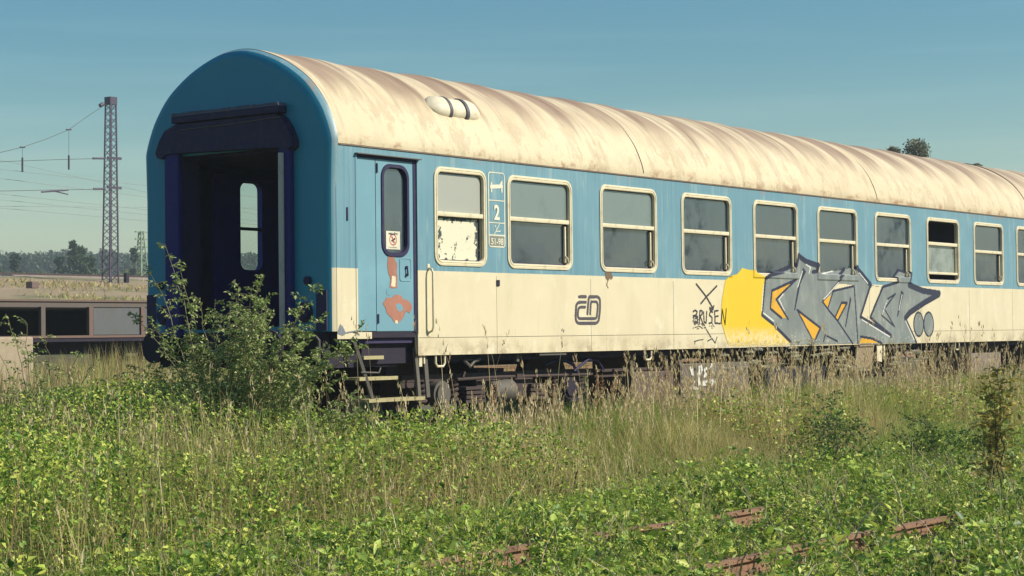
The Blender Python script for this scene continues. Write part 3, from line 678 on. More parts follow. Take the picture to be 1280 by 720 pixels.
for i in range(10): m.box((2.8+1.902*i, -.0022, .87), (2.803+1.902*i, -.0006, 1.75))
m.build('panel_joint', M_TAN, coach)

# ---- lettering and marks on the side
tag(coach)
cs = []
bx0, bx1, bz0, bz1 = 2.665, 2.965, 2.085, 2.935
R_ = rrect(bx0, bx1, bz0, bz1, .035, 5); cs.append(('line', R_+[R_[0]], .014, 0))
f1, f2, f3 = bz1-.378*.85, bz1-.679*.85, bz1-.845*.85
cs.append(('poly', [(bx0+.01, bz0+.01), (bx1-.01, bz0+.01), (bx1-.01, f3), (bx0+.01, f3)], 1))
for z in (f1, f2, f3): cs.append(('line', [(bx0, z), (bx1, z)], .013, 0))
zc_ = (bz1+f1)/2
cs += [('line', [(bx0+.05, zc_-.005), (bx1-.05, zc_+.01)], .045, 0), ('line', [(bx0+.055, zc_-.06), (bx0+.055, zc_+.04)], .022, 0), ('poly', [(bx1-.035, zc_-.06), (bx1-.035, zc_+.075), (bx1-.06, zc_+.07), (bx1-.10, zc_+.01), (bx1-.06, zc_+.0), (bx1-.06, zc_-.06)], 0)]
zi = (f2+f3)/2; cs += [('line', [(2.77, zi-.055), (2.86, zi+.055)], .012, 0), ('line', [(2.775, zi+.03), (2.79, zi+.04), (2.80, zi-.005)], .01, 0), ('line', [(2.80, zi-.03), (2.88, zi-.02)], .012, 0)]
sg_ = paint('class_sign', cs, .004, [M_SIGNW, M_TAN], coach)
text_mesh('class_number', '2', 2.815, f1-.215, .17, coach, M_SIGNW, -.006, .008, .9)
text_mesh('number_plate', '51-98', 2.815, bz0+.025, .075, coach, M_SIGNW, -.0075, .002, .98)
G = ((700, 355), 12.0)
def arc(c, rx, rz, a0, a1, n=8): return [(c[0]+rx*math.cos(math.radians(a0+(a1-a0)*k/n)), c[1]-rz*math.sin(math.radians(a0+(a1-a0)*k/n))) for k in range(n+1)]
lg = [('line', S(*G, [(285, 190), (385, 190)]), .038, 0),
      ('line', S(*G, [(385, 272), (325, 272)]+arc((300, 335), 58, 62, 100, 180)+[(233, 470)]+arc((292, 520), 56, 68, 190, 265)+[(400, 588), (500, 588)]+arc((520, 515), 62, 73, 280, 350)+[(593, 440), (600, 330)]+arc((548, 255), 50, 65, 0, 85)+[(440, 191), (428, 220), (410, 445)]), .037, 0),
      ('line', S(*G, [(375, 345), (325, 345)]+arc((305, 390), 32, 42, 110, 180)+[(266, 440)]+arc((300, 475), 32, 42, 190, 260)+[(400, 516), (510, 516)]+arc((520, 475), 32, 42, 290, 360)+[(560, 400), (566, 320)]+arc((530, 300), 30, 36, 20, 80)+[(468, 264), (460, 300), (452, 445)]), .034, 0)]
paint('railway_logo', lg, .005, [M_LOGO], coach)
K = ((860, 340), 8.0)
sc_ = []
def L_(pts, w=.022): sc_.append(('line', S(*K, pts), w, 0))
L_([(82, 120), (180, 245), (250, 365)], .026); L_([(286, 140), (180, 250), (128, 315)], .026); L_([(215, 355), (250, 375), (258, 335)], .02)
L_([(50, 395), (70, 382), (90, 395), (85, 420), (62, 440), (50, 455)]); L_([(62, 440), (95, 445), (92, 500), (60, 510)])
L_([(112, 515), (118, 385), (140, 388), (142, 420), (120, 440), (150, 520)]); L_([(155, 400), (160, 500), (180, 510), (186, 395)])
L_([(245, 400), (222, 395), (212, 430), (240, 455), (238, 505), (210, 512)]); L_([(215, 372), (232, 388), (250, 368)]); L_([(300, 385), (265, 390), (270, 510), (318, 515)]); L_([(268, 445), (300, 440)])
L_([(330, 512), (340, 375), (368, 528), (380, 368)])
for k in range(26):
    a, b = random.uniform(48, 110), random.uniform(430, 570); L_([(a, b), (a+random.uniform(-12, 25), b+random.uniform(-12, 14))], .011)
for k in range(16):
    a, b = random.uniform(110, 255), random.uniform(505, 570); L_([(a, b), (a+random.uniform(-12, 15), b+random.uniform(-22, 14))], .010)
L_([(180, 570), (230, 655)], .014); L_([(60, 695), (110, 680), (150, 675)], .012); L_([(195, 690), (240, 665), (270, 710), (290, 650)], .014); L_([(70, 700), (65, 720)], .01)
paint('scrawled_word', sc_, .006, [M_INK], coach)

# silver graffiti piece
A = ((860, 310), 5.145); D = ((980, 310), 5.145); E_ = ((1070, 310), 5.145)
gs = []
gs.append(('poly', S(*A, [(213, 400), (218, 330), (238, 210), (265, 180), (310, 170), (330, 150), (347, 128), (380, 138), (425, 143), (440, 160), (500, 190), (500, 430), (545, 490), (655, 600), (660, 626), (262, 631), (240, 570), (215, 480)]), 1))
outer = S(*A, [(497, 195), (520, 175), (600, 152), (695, 110), (708, 45), (760, 85), (830, 105), (826, 150)])+S(*D, [(222, 158), (330, 148), (385, 142), (405, 135), (450, 128)])+S(*E_, [(5, 130), (92, 238), (170, 250), (265, 218), (262, 180), (290, 140), (355, 165), (340, 235), (440, 280), (535, 292), (535, 303), (345, 412), (315, 450), (388, 611)])+S(*D, [(480, 616), (230, 618)])+S(*A, [(655, 626), (655, 600), (560, 505), (470, 438)])
gs.append(('poly', outer, 0))
gs.append(('poly', S(*E_, [(98, 242), (168, 252), (92, 440), (225, 555), (218, 566), (28, 442)]), -1))
gs.append(('poly', S(*D, [(305, 275), (355, 226), (440, 236), (450, 242), (435, 250)]), -1))
for P_ in (S(*A, [(535, 280), (690, 205), (565, 330), (640, 450), (600, 450), (530, 390)]), S(*A, [(705, 400), (845, 510), (808, 605), (740, 480)]), S(*D, [(250, 345), (300, 300), (280, 385)]), S(*D, [(345, 460), (328, 442), (370, 355), (402, 355)]), S(*E_, [(35, 578), (100, 584), (160, 612), (20, 613)])): gs.append(('poly', P_, 4))
def gl(f, pts, w=.035, k=2): gs.append(('line', S(*f, pts), w, k))
for f, pts, w in ((A, [(497, 195), (484, 330), (474, 432), (548, 492)], .045), (A, [(560, 505), (655, 600)], .05), (A, [(497, 195), (530, 172), (605, 152), (692, 112)], .06), (A, [(695, 108), (708, 40)], .05),
                  (A, [(708, 50), (760, 88), (832, 112)], .085), (A, [(832, 108), (826, 150), (800, 155)], .06), (A, [(695, 203), (538, 275), (528, 390), (600, 450)], .04), (A, [(688, 208), (565, 330), (642, 458)], .035),
                  (A, [(700, 398), (850, 514), (810, 606)], .04), (A, [(702, 402), (800, 590)], .03), (D, [(362, 200), (246, 345), (290, 405), (340, 465), (440, 613)], .035), (D, [(318, 272), (280, 388)], .03), (D, [(308, 278), (450, 245), (474, 612)], .035),
                  (D, [(328, 442), (370, 352), (405, 352), (345, 465)], .035), (D, [(405, 135), (357, 192)], .06), (E_, [(2, 128), (50, 185), (92, 238)], .09), (E_, [(92, 238), (27, 443), (125, 500), (224, 566)], .055), (E_, [(268, 220), (172, 250), (91, 445), (140, 490), (226, 562)], .045),
                  (E_, [(252, 295), (202, 328), (164, 432), (246, 505), (182, 392), (252, 295)], .03), (E_, [(265, 215), (262, 182), (290, 142), (353, 163), (340, 238)], .04), (E_, [(340, 238), (430, 276), (535, 292)], .10), (E_, [(532, 298), (440, 350), (345, 415), (316, 450)], .10), (E_, [(316, 450), (388, 611)], .045), (E_, [(28, 570), (100, 582), (165, 612)], .04),
                  (A, [(870, 600), (880, 560), (960, 600)], .03)): gl(f, pts, w)
gs.append(('poly', S(*A, [(738, 125), (757, 150), (722, 230), (688, 400), (680, 400), (705, 250)]), 2)); gs.append(('poly', S(*D, [(424, 308), (431, 330), (396, 512), (390, 510)]), 2)); gs.append(('poly', S(*E_, [(289, 270), (305, 290), (268, 442), (262, 440)]), 2))
for f, pts in ((A, [(486, 235), (472, 405)]), (A, [(485, 418), (550, 470)]), (A, [(612, 295), (584, 330), (618, 400)]), (A, [(735, 150), (705, 250)]), (D, [(140, 105), (170, 125), (160, 160)]), (D, [(255, 330), (350, 222)]), (E_, [(36, 460), (215, 570)]), (E_, [(168, 425), (200, 335)]), (E_, [(318, 470), (372, 590)]), (D, [(265, 165), (330, 148)]), (E_, [(20, 160), (75, 228)]), (E_, [(295, 300), (275, 400)])): gl(f, pts, .018, 3)
for f in (402, 467):
    c = S(*E_, [(f, 490)])[0]; rx = abs(S(*E_, [(f+33, 490)])[0][0]-c[0]); rz = abs(S(*E_, [(f, 572)])[0][1]-c[1]); gs.append(('ell', c, rx, rz, 2)); gs.append(('ell', c, rx-.03, rz-.03, 0))
def relief_win(x, z):
    y = np.full(x.shape, -.004)
    for wx, ww, z0, z1 in WIN:
        f = (x > wx) & (x < wx+ww) & (z > z0) & (z < z1); y[f] = -.019
        p = (x > wx+.07) & (x < wx+ww-.07) & (z > z0+.07) & (z < z1-.07); y[p] = .013 if False else .044
    return y
zmin = .868
gp = []
for s in gs:
    if s[0] in ('poly', 'line'): s = (s[0], [(a, max(b, zmin)) for a, b in s[1]])+s[2:]
    gp.append(s)
paint('graffiti', gp, .010, [M_SILV, M_YEL, M_NAVY, M_WHT, paint_m('orange_spray', (.64, .33, .015))], coach, relief_win)
# rust stain below the third window, flaked corner and chips
rs = [('poly', S((620, 180), 3.272, [(445, 526), (470, 524), (478, 545), (470, 556), (466, 548), (458, 560), (448, 548)]), 0), ('line', S((620, 180), 3.272, [(458, 556), (452, 575), (458, 588)]), .012, 0),
      ('poly', S((160, 240), 2.572, [(672, 455), (682, 425), (690, 432), (700, 455), (690, 462)]), 1), ('line', S(*Z6, [(100, 330), (165, 318), (185, 335)]), .015, 1)]
M_LEAD = paint_m('bare_lead_paint', (.16, .17, .2)); paint('rust_stain', rs[:2], .006, [paint_m('rust_brown', (.16, .10, .06)), M_LEAD], coach); paint('flaked_patch', rs[2:], .006, [M_RUST, M_LEAD], coach)
# steps at the door
for (a, b, z, yy) in ((.56, .88, .865, .06), (.42, 1.04, .645, .0), (.50, 1.42, .415, -.06)):
    m = MB(); m.box((a, yy, z-.028), (b, yy+.22, z), bev=.004); m.box((a, yy-.006, z-.034), (b, yy, z+.004)); m.build('step', [M_TREAD], coach)
m = MB(); m.bar((.40, .06, 1.05), (.62, -.03, .36), .035, .035); m.bar((1.40, .06, .95), (1.40, -.0, .36), .03, .05); m.tube([(.45, .0, .70), (.7, -.03, .69), (.75, -.01, .74)], .01, 6); m.build('step_bracket', M_GREYST, coach)
m = MB(); m.bar((1.57, .06, .86), (1.62, .06, .40), .06, .02, up=(0, 1, 0)); m.build('hanging_strap', M_GREYST, coach)
m = MB(); m.box((1.44, .03, .74), (1.49, .05, .86)); m.box((1.52, .03, .77), (1.54, .05, .86)); m.build('bracket', M_CREAMF, coach)
for xx in (1.80, 6.02, 15.65):
    m = MB(); m.tube([(xx-.08, .03, .87), (xx-.08, .03, .77), (xx-.05, .03, .735), (xx+.05, .03, .735), (xx+.08, .03, .77), (xx+.08, .03, .87)], .014, 7); m.build('lifting_loop', M_CREAMF, coach, True)
m = MB(); m.box((2.35, .1, .79), (2.62, .16, .80)); m.tube([(2.3, .1, .8), (2.42, .1, .72), (2.5, .1, .78), (2.6, .1, .80)], .02, 6); m.box((3.28, .08, .76), (3.33, .12, .84)); m.box((3.65, .02, .825), (4.2, .08, .858)); m.build('pipe_clip', M_GREYST, coach, True)
# underframe
m = MB(); m.box((.6, .12, .78), (L-.6, .2, 1.0)); m.box((.6, 2.62, .78), (L-.6, 2.7, 1.0)); m.box((1.2, .3, .6), (1.35, 2.5, .95)); m.box((.2, 1.2, .7), (L-.2, 1.6, 1.0))
for i in range(12): m.box((1.8+2*i, .2, .84), (1.86+2*i, 2.62, .99))
m.build('underframe', M_UNDER, coach)
def bogie(xc):
    O = (xc, 1.41, .46)
    m = MB()
    for y in (.36, 2.46):
        m.box((xc-1.85, y-.05, .56), (xc+1.85, y+.05, .64), bev=.006); m.box((xc-.55, y-.07, .34), (xc+.55, y+.07, .56), bev=.01); m.box((xc-1.85, y-.045, .50), (xc-1.6, y+.045, .56))
    m.box((xc-.25, .5, .45), (xc+.25, 2.32, .68)); m.box((xc-1.8, .4, .55), (xc-1.7, 2.42, .63))
    b = m.build('bogie', M_RUST, coach, True, O)
    for ax in (-1.25, 1.25):
        X = xc+ax
        m = MB(); m.tube([(X, .5, .46), (X, 2.32, .46)], .07, 12)
        for y in (.66, 2.16): m.disc((X, y, .46), (0, 1, 0), .46, .10, 40); m.disc((X, y+(.06 if y < 1 else -.06), .46), (0, 1, 0), .49, .025, 40)
        m.build('wheelset', M_RUST, b, True, O)
        for y in (.33, 2.49):
            m = MB(); m.disc((X, y, .42), (0, 1, 0), .15, .2, 20); m.disc((X, y-.11 if y < 1 else y+.11, .42), (0, 1, 0), .11, .03, 20); m.box((X-.32, y-.05, .24), (X+.32, y+.05, .30)); m.build('axle_box', M_GREYST if ax < 0 else M_UNDER, b, True, O)
            for s in (-.28, .28):
                m = MB(); pts = [(X+s+.07*math.cos(a), y+.07*math.sin(a), .30+.26*a/(2*math.pi*4.5)) for a in np.linspace(0, 2*math.pi*4.5, 70)]
                m.tube(pts, .021, 6); m.build('coil_spring', M_RUST, b, True, O)
    m = MB(); m.tube([(xc-1.0, .22, .575), (xc-.2, .22, .585), (xc+1.7, .22, .57)], .018, 8); m.box((xc+.1, .19, .56), (xc+.22, .25, .61)); m.bar((xc-.9, .22, .60), (xc-.86, .22, .66), .03, .03); m.build('brake_pipe', M_RUST, b, True, O)
    m = MB(); m.tube([(xc-.35, .26, .42), (xc-.1, .26, .42), (xc+.02, .26, .42)], [.11, .14, .14], 18); m.tube([(xc+.02, .26, .42), (xc+.12, .26, .42)], .03, 8); m.build('brake_cylinder', M_GREYST, b, True, O)
    m = MB()
    for X in (xc-.62, xc+.62):
        for z in (.30, .35, .40, .45): m.box((X-.16-.03*random.random(), .24, z), (X+.16, .40, z+.035))
    m.build('leaf_spring', M_RUST, b, False, O)
    return b
bogie(3.33); bogie(21.2)
m = MB(); m.box((5.1, .2, .595), (6.9, .24, .63)); m.box((5.1, .2, .53), (6.9, .23, .555))
for i in range(7): m.disc((5.2+i*.27, .19, .612), (0, 1, 0), .016, .03, 8)
m.build('cable_tray', M_RUST, coach)
def ebox(x0, x1, z0, z1, y0, y1, mat, name='equipment_box', tilt=0):
    m = MB(); m.box((x0, y0, z0), (x1, y1, z1), bev=.012); m.box((x0+.03, y0-.008, z0+.04), (x1-.03, y0, z1-.03)); m.box((x0+.06, y0+.05, z1), (x0+.12, y1-.05, .98)); m.box((x1-.12, y0+.05, z1), (x1-.06, y1-.05, .98))
    for k in (.2, .8): m.disc((x0+k*(x1-x0), y0-.012, z1-.07), (0, 1, 0), .018, .02, 8)
    return m.build(name, mat, coach)
M_EBOX = simple('grey_box_paint', (.115, .10, .085), .75, (.16, .1, .07), .6, 5)
ebox(5.75, 6.75, .2, .58, .10, .8, simple('brown_box_paint', (.10, .07, .055), .75, (.1, .07, .05), .5, 6)); ebox(6.95, 8.75, .12, .66, .12, .9, M_EBOX)
ebox(9.4, 11.2, .1, .55, .2, 1.0, M_UNDER); ebox(16.3, 17.65, .31, .66, .08, .8, simple('pinkish_box_paint', (.19, .145, .12), .75, (.2, .14, .1), .4, 5)); ebox(13.2, 15.2, .3, .7, .9, 1.6, M_UNDER)
m = MB(); m.prism([(11.80, .46), (12.38, .45), (12.50, .85), (11.92, .86)], 'y', .02, .045); m.box((11.96, .0, .83), (12.46, .02, .87)); m.build('hanging_plate', simple('tan_plate', (.24, .18, .11), .75, (.2, .12, .08), .6, 5), coach)
m = MB(); m.prism([(12.60, .60), (12.78, .58), (12.80, .86), (12.62, .86)], 'y', .03, .05); m.box((12.85, .03, .62), (12.9, .05, .86)); m.build('hanging_bracket', M_CREAMF, coach)
m = MB(); m.tube([(4.0, .2, .70), (4.3, .18, .78), (4.6, .2, .70), (4.7, .22, .6)], .02, 7); m.tube([(4.55, .16, .62), (4.8, .12, .76), (5.1, .18, .74), (5.25, .2, .62)], .018, 7); m.tube([(13.1, .1, .78), (13.5, .06, .8), (13.9, .1, .6)], .02, 7); m.build('air_hose', M_RUB, coach, True)
gb = ((820, 430), 9.0); wsc = []
for pts in ([(380, 265), (405, 345)], [(405, 290), (415, 380)], [(478, 455), (482, 260), (505, 250), (512, 290), (490, 340)], [(575, 275), (545, 285), (540, 325), (560, 345), (540, 365)], [(600, 285), (625, 230), (618, 300), (635, 320)], [(430, 420), (380, 490), (460, 500)], [(500, 440), (560, 425), (640, 400), (600, 440), (660, 430), (590, 480)], [(490, 440), (520, 460), (560, 450)]):
    wsc.append(('line', S(*gb, pts, .112), .04, 0))
paint('scrawled_tag', wsc, .01, [M_WHT], coach, lambda x, z: np.full(x.shape, .105))

# ------------------------------------------------------------------ rails
def rail(name, y, x0, x1, top, label, group=None):
    t = [(-.036, 0), (.036, 0), (.036, -.028), (.009, -.045), (.009, -.125), (.065, -.142), (.065, -.152), (-.065, -.152), (-.065, -.142), (-.009, -.125), (-.009, -.045), (-.036, -.028)]
    m = MB(); n = max(2, int((x1-x0)/1.0)); xs = np.linspace(x0, x1, n+1)
    m.rings([[(x, y+a+.008*math.sin(x*.9), top+b+.006*math.sin(x*1.7+y)) for a, b in t] for x in xs], cap0=True, cap1=True)
    o = m.build(name, M_RAIL, origin=((x0+x1)/2, y, top-.15)); tag(o, label, 'rail', group)
M_RAIL = simple('rail_rust', (.25, .135, .08), .85, (.09, .05, .035), .6, 9)
rail('rusty_rail', -6.95, -16, -.28, -.37, 'rusty rail in the foreground weeds, nearer one, ending in a cut end at right')
rail('rusty_rail', -5.35, -16, 9, -.37, 'rusty rail seen only in short pieces through the leaves, farther from the camera')
for i, (y, s) in enumerate(((.66, 'near'), (2.16, 'far'))): rail('track_rail', y, -30, 60, 0.0, 'rusty rail under the %s side wheels of the blue coach' % s)

# ------------------------------------------------------------------ vegetation helpers
def vmat(name, cols, trans=.3, rough=.6, amt_noise=.3):
    t = MT(name, cols[0], rough, 0, .25); r = t.rand()
    cr = t.n.new('ShaderNodeValToRGB'); cr.color_ramp.interpolation = 'LINEAR'
    while len(cr.color_ramp.elements) < len(cols): cr.color_ramp.elements.new(.5)
    for i, c in enumerate(cols): cr.color_ramp.elements[i].position = i/(len(cols)-1); cr.color_ramp.elements[i].color = (*c, 1)
    t.t.links.new(r, cr.inputs[0]); t.col = cr.outputs[0]; return t.end(trans)
def infr(P, mx=220, my=160):
    u, v, z = proj(P); return (u > -mx) & (u < 1280+mx) & (v < 720+my) & (z > 3)
def blades(pts, h, w, lean, ang, mats_name=None):
    """curved grass blades: pts (n,3), h,w,lean (n,), ang direction of lean"""
    n = len(pts); a = rng.uniform(0, 2*np.pi, n); wx, wy = np.cos(a)*w, np.sin(a)*w; lx, ly = np.cos(ang)*lean, np.sin(ang)*lean
    V = np.zeros((n, 7, 3)); lv = [(0, 0, 1), (.4, .16, .9), (.75, .5, .6)]
    for k, (t, b, ww) in enumerate(lv):
        c = pts+np.stack([lx*b, ly*b, h*t*(1-.1*b)], 1)
        V[:, 2*k] = c-np.stack([wx, wy, 0*wx], 1)*ww*.5; V[:, 2*k+1] = c+np.stack([wx, wy, 0*wx], 1)*ww*.5
    V[:, 6] = pts+np.stack([lx, ly, h*(1-.25*np.clip(lean/np.maximum(h, .01), 0, 1))], 1)
    b = (np.arange(n)*7)[:, None]; Q = np.concatenate([b+[0, 1, 3, 2], b+[2, 3, 5, 4]]); T = b+[4, 5, 6]
    return V.reshape(-1, 3), Q, T
def leaves(c, size, nrm_up=.8, aspect=.55, dirs=None):
    """pointed leaves folded along the midrib; c (n,3)"""
    n = len(c); nr = rng.normal(size=(n, 3)); nr[:, 2] = np.abs(nr[:, 2])*.6+nrm_up; nr /= np.linalg.norm(nr, axis=1, keepdims=True)
    d = rng.normal(size=(n, 3)) if dirs is None else dirs; d = d-nr*(d*nr).sum(1, keepdims=True); d /= np.linalg.norm(d, axis=1, keepdims=True)
    s = np.cross(nr, d); L_ = size[:, None]
    V = np.stack([c, c+d*L_*.45+s*L_*aspect*.5+nr*L_*.10, c+d*L_-nr*L_*.12, c+d*L_*.45-s*L_*aspect*.5+nr*L_*.10], 1)
    b = (np.arange(n)*4)[:, None]; return V.reshape(-1, 3), np.concatenate([b+[0, 1, 2], b+[0, 2, 3]])
SEG = [(-6.95, -4.0, -3.3), (-6.95, -3.1, -2.7), (-6.95, -2.4, -1.75), (-6.95, -1.55, -.25), (-5.35, -4.2, -3.8), (-5.35, -2.5, -1.95), (-5.35, -1.3, -.55)]
def allow(P, h):   # weeds stay trampled low in front of the bare stretches of rail
    d = P[:, :2]-CAM[:2]; D = np.linalg.norm(d, axis=1); h = h.copy()
    for ry, a, b in SEG:
        s_ = (ry-P[:, 1])/(d[:, 1]/D); hx = P[:, 0]+d[:, 0]/D*s_; w = .1*np.sin(P[:, 1]*9)
        f = (s_ > -.25) & (s_ < 3.4) & (hx > a+w) & (hx < b+w); h[f] = np.minimum(h[f], .02+.095*np.maximum(s_[f], 0)*rng.uniform(.35, 1.1, f.sum()))
    return h
def scatter(x0, x1, y0, y1, dens, cull=True):
    n = int((x1-x0)*(y1-y0)*dens); x = rng.uniform(x0, x1, n); y = rng.uniform(y0, y1, n)
    P = np.stack([x, y, hgt(x, y)], 1)
    return P[infr(P)] if cull else P
def nz(P, s, seed=0.):   # cheap smooth noise for patchiness
    x, y = P[:, 0]*s+seed, P[:, 1]*s-seed*1.7
    return .5+.25*(np.sin(x*1.7+np.sin(y*2.3))+np.sin(y*1.9+np.sin(x*1.3+2)))

G_DRY = vmat('dry_grass', [(.32, .33, .10), (.48, .39, .16), (.60, .49, .24), (.42, .25, .14), (.36, .39, .12), (.56, .48, .22)], .45)
G_GRN = vmat('green_grass', [(.13, .23, .04), (.24, .34, .06), (.36, .40, .08), (.18, .30, .055), (.46, .44, .14), (.28, .38, .07)], .5)
G_LEAF = vmat('cover_leaf', [(.05, .12, .02), (.15, .27, .035), (.27, .40, .05), (.38, .48, .07), (.58, .58, .11), (.30, .40, .07), (.10, .19, .04)], .28, .45)
G_DRYL = vmat('brown_leaf', [(.12, .08, .04), (.22, .15, .08)], .2)

def stuff(name, parts, mat, label, cat):
    V = []; Q = []; T = []; b = 0
    for v, q, t in parts:
        V.append(v); Q.append(q+b) if q is not None else None; T.append(t+b) if t is not None else None; b += len(v)
    F = [np.concatenate(x) for x in (Q, T) if x]
    o = mesh_np(name, np.concatenate(V), F, mat); return tag(o, label, cat, kind='stuff')
# --- dry tall grass beside the coach
G_STRAW = vmat('straw_stalk', [(.62, .50, .28), (.74, .62, .38), (.50, .36, .20), (.66, .58, .32), (.44, .27, .16)], .3)
def heads(P, h, lean, ang, n, big=1.0, k=12):
    out_ = []; tip = P+np.stack([np.cos(ang)*lean, np.sin(ang)*lean, h*(1-.25*np.clip(lean/h, 0, 1))], 1)
    for _ in range(k):
        t = rng.uniform(0, 1, n); q = tip-np.stack([np.cos(ang)*lean*.3*t, np.sin(ang)*lean*.3*t, .16*t*big], 1)+np.stack([rng.normal(0, .009*big, n), rng.normal(0, .009*big, n), 0*t], 1)
        out_.append(blades(q, rng.uniform(.03, .06, n)*big, rng.uniform(.006, .012, n)*big, rng.uniform(.005, .025, n)*big, rng.uniform(0, 6.28, n)))
    return out_
def dry():
    parts = []
    P = scatter(-4, 24, -3.3, -.12, 760); n = len(P); right = np.clip((P[:, 0]-2.5)/4, 0, 1); cl = nz(P, 1.1, 2)
    hb = .34+.22*right+.1*np.clip((-P[:, 1]-1)/1.5, 0, 1)*(1-right); h = hb*rng.uniform(.5, 1.2, n)*(.45+.95*cl)
    parts.append(blades(P, h, rng.uniform(.004, .010, n), rng.uniform(.1, .55, n)*h*1.2, rng.uniform(0, 6.28, n)))
    P = scatter(-8, 16, 3.0, 17.8, 130); n = len(P); parts.append(blades(P, rng.uniform(.3, .9, n)*(.4+nz(P, .5)), rng.uniform(.008, .016, n), rng.uniform(.05, .3, n), rng.uniform(0, 6.28, n)))
    P = scatter(20, 75, 22, 61, 16); P = P[nz(P, .25, 2)+rng.normal(0, .1, len(P)) > .62]; n = len(P); parts.append(blades(P, rng.uniform(.08, .3, n), rng.uniform(.03, .09, n), rng.uniform(.05, .3, n), rng.uniform(0, 6.28, n)))
    P = scatter(-9, 3, -4.0, 3.0, 130); P = P[(P[:, 0] < -.1)]; n = len(P); parts.append(blades(P, rng.uniform(.3, .85, n)*(.5+nz(P, .8)), rng.uniform(.004, .009, n), rng.uniform(.05, .4, n), rng.uniform(0, 6.28, n)))
    stuff('dry_grass', parts, G_DRY, 'tall straw coloured dry grass along the foot of the coach', 'grass')
    # pale flowering stalks in clumps: tall at the front of the strip, a dark gap left where the underframe shows
    parts = []
    P = scatter(-.5, 24, -2.6, -.25, 75); keep = (nz(P, 1.5, 4)+rng.normal(0, .16, len(P)) > .5) & ~((P[:, 0] > 12.9) & (P[:, 0] < 16.6) & (rng.random(len(P)) < .75)); P = P[keep]; n = len(P); right = np.clip((P[:, 0]-1)/4, 0, 1)
    h = (.62+.38*right)*rng.uniform(.6, 1.2, n); lean = rng.uniform(.03, .38, n)*h; ang = rng.uniform(0, 6.28, n)
    parts.append(blades(P, h, rng.uniform(.006, .012, n), lean, ang)); parts += heads(P, h, lean, ang, n)
    P = scatter(-.5, 24, -1.6, -.3, 2.2); n = len(P); h = rng.uniform(1.15, 1.65, n); lean = rng.uniform(.05, .3, n); ang = rng.uniform(0, 6.28, n); parts.append(blades(P, h, rng.uniform(.007, .011, n), lean, ang)); parts += heads(P, h, lean, ang, n, 1.2, 8)
    P = scatter(-9, 13, -9.6, -3.0, 12); n = len(P); h = allow(P, rng.uniform(.25, .6, n)); P = P[h > .2]; h = h[h > .2]; n = len(P); lean = rng.uniform(.05, .4, n); ang = rng.uniform(0, 6.28, n); parts.append(blades(P, h, rng.uniform(.004, .007, n), lean, ang)); parts += heads(P, h, lean, ang, n, .6, 5)
    P = scatter(-9, .5, -3.6, 3.0, 9); n = len(P); h = rng.uniform(.5, 1.1, n); lean = rng.uniform(.05, .4, n); ang = rng.uniform(0, 6.28, n); parts.append(blades(P, h, rng.uniform(.005, .009, n), lean, ang)); parts += heads(P, h, lean, ang, n, 1, 8)
    stuff('straw_stalks', parts, G_STRAW, 'pale seeding grass stalks standing up before the dark underframe', 'grass stalks')
dry()
def twigs():
    P = scatter(-9, 10, -9.6, -3.0, 9); P[:, 2] += .1; n = len(P); stuff('dead_stalks', [blades(P, rng.uniform(.05, .4, n), rng.uniform(.008, .016, n), rng.uniform(.25, .8, n), rng.uniform(0, 6.28, n))], G_TWIG, 'pale and dark dead stalks lying across the low weeds', 'dead stalks')
G_TWIG = vmat('dead_stalk', [(.45, .38, .24), (.06, .035, .03), (.35, .27, .18)], .1)
twigs()
def green():
    parts = []
    P = scatter(-8, 24, -4.9, -.6, 900); n = len(P); k = nz(P, .7, 3); h = rng.uniform(.25, .7, n)*(.35+.9*k)*np.clip((P[:, 1]+5.6)/1.6, .35, 1)*(.62+.38*np.clip((P[:, 0]-1)/4, 0, 1))
    parts.append(blades(P, h, rng.uniform(.005, .011, n), rng.uniform(.15, .8, n)*h, rng.uniform(0, 6.28, n)))
    P = scatter(-10, 12, -9.8, -4.3, 260); n = len(P); h = allow(P, rng.uniform(.08, .36, n)*(.4+1.1*nz(P, 1.1, 8)))
    parts.append(blades(P, h, rng.uniform(.004, .009, n), rng.uniform(.1, .7, n)*h, rng.uniform(0, 6.28, n)))
    P = scatter(-9, 3, -3.0, 3.5, 260); P = P[P[:, 0] < .2]; n = len(P); parts.append(blades(P, rng.uniform(.15, .5, n), rng.uniform(.005, .01, n), rng.uniform(.05, .3, n), rng.uniform(0, 6.28, n)))
    P = scatter(-8, 16, 3.0, 17.8, 90); n = len(P); parts.append(blades(P, rng.uniform(.3, .8, n)*(.3+nz(P, .6, 5)), rng.uniform(.008, .018, n), rng.uniform(.05, .4, n), rng.uniform(0, 6.28, n)))
    stuff('green_grass', parts, G_GRN, 'rough green meadow grass in front of the coach', 'grass')
green()
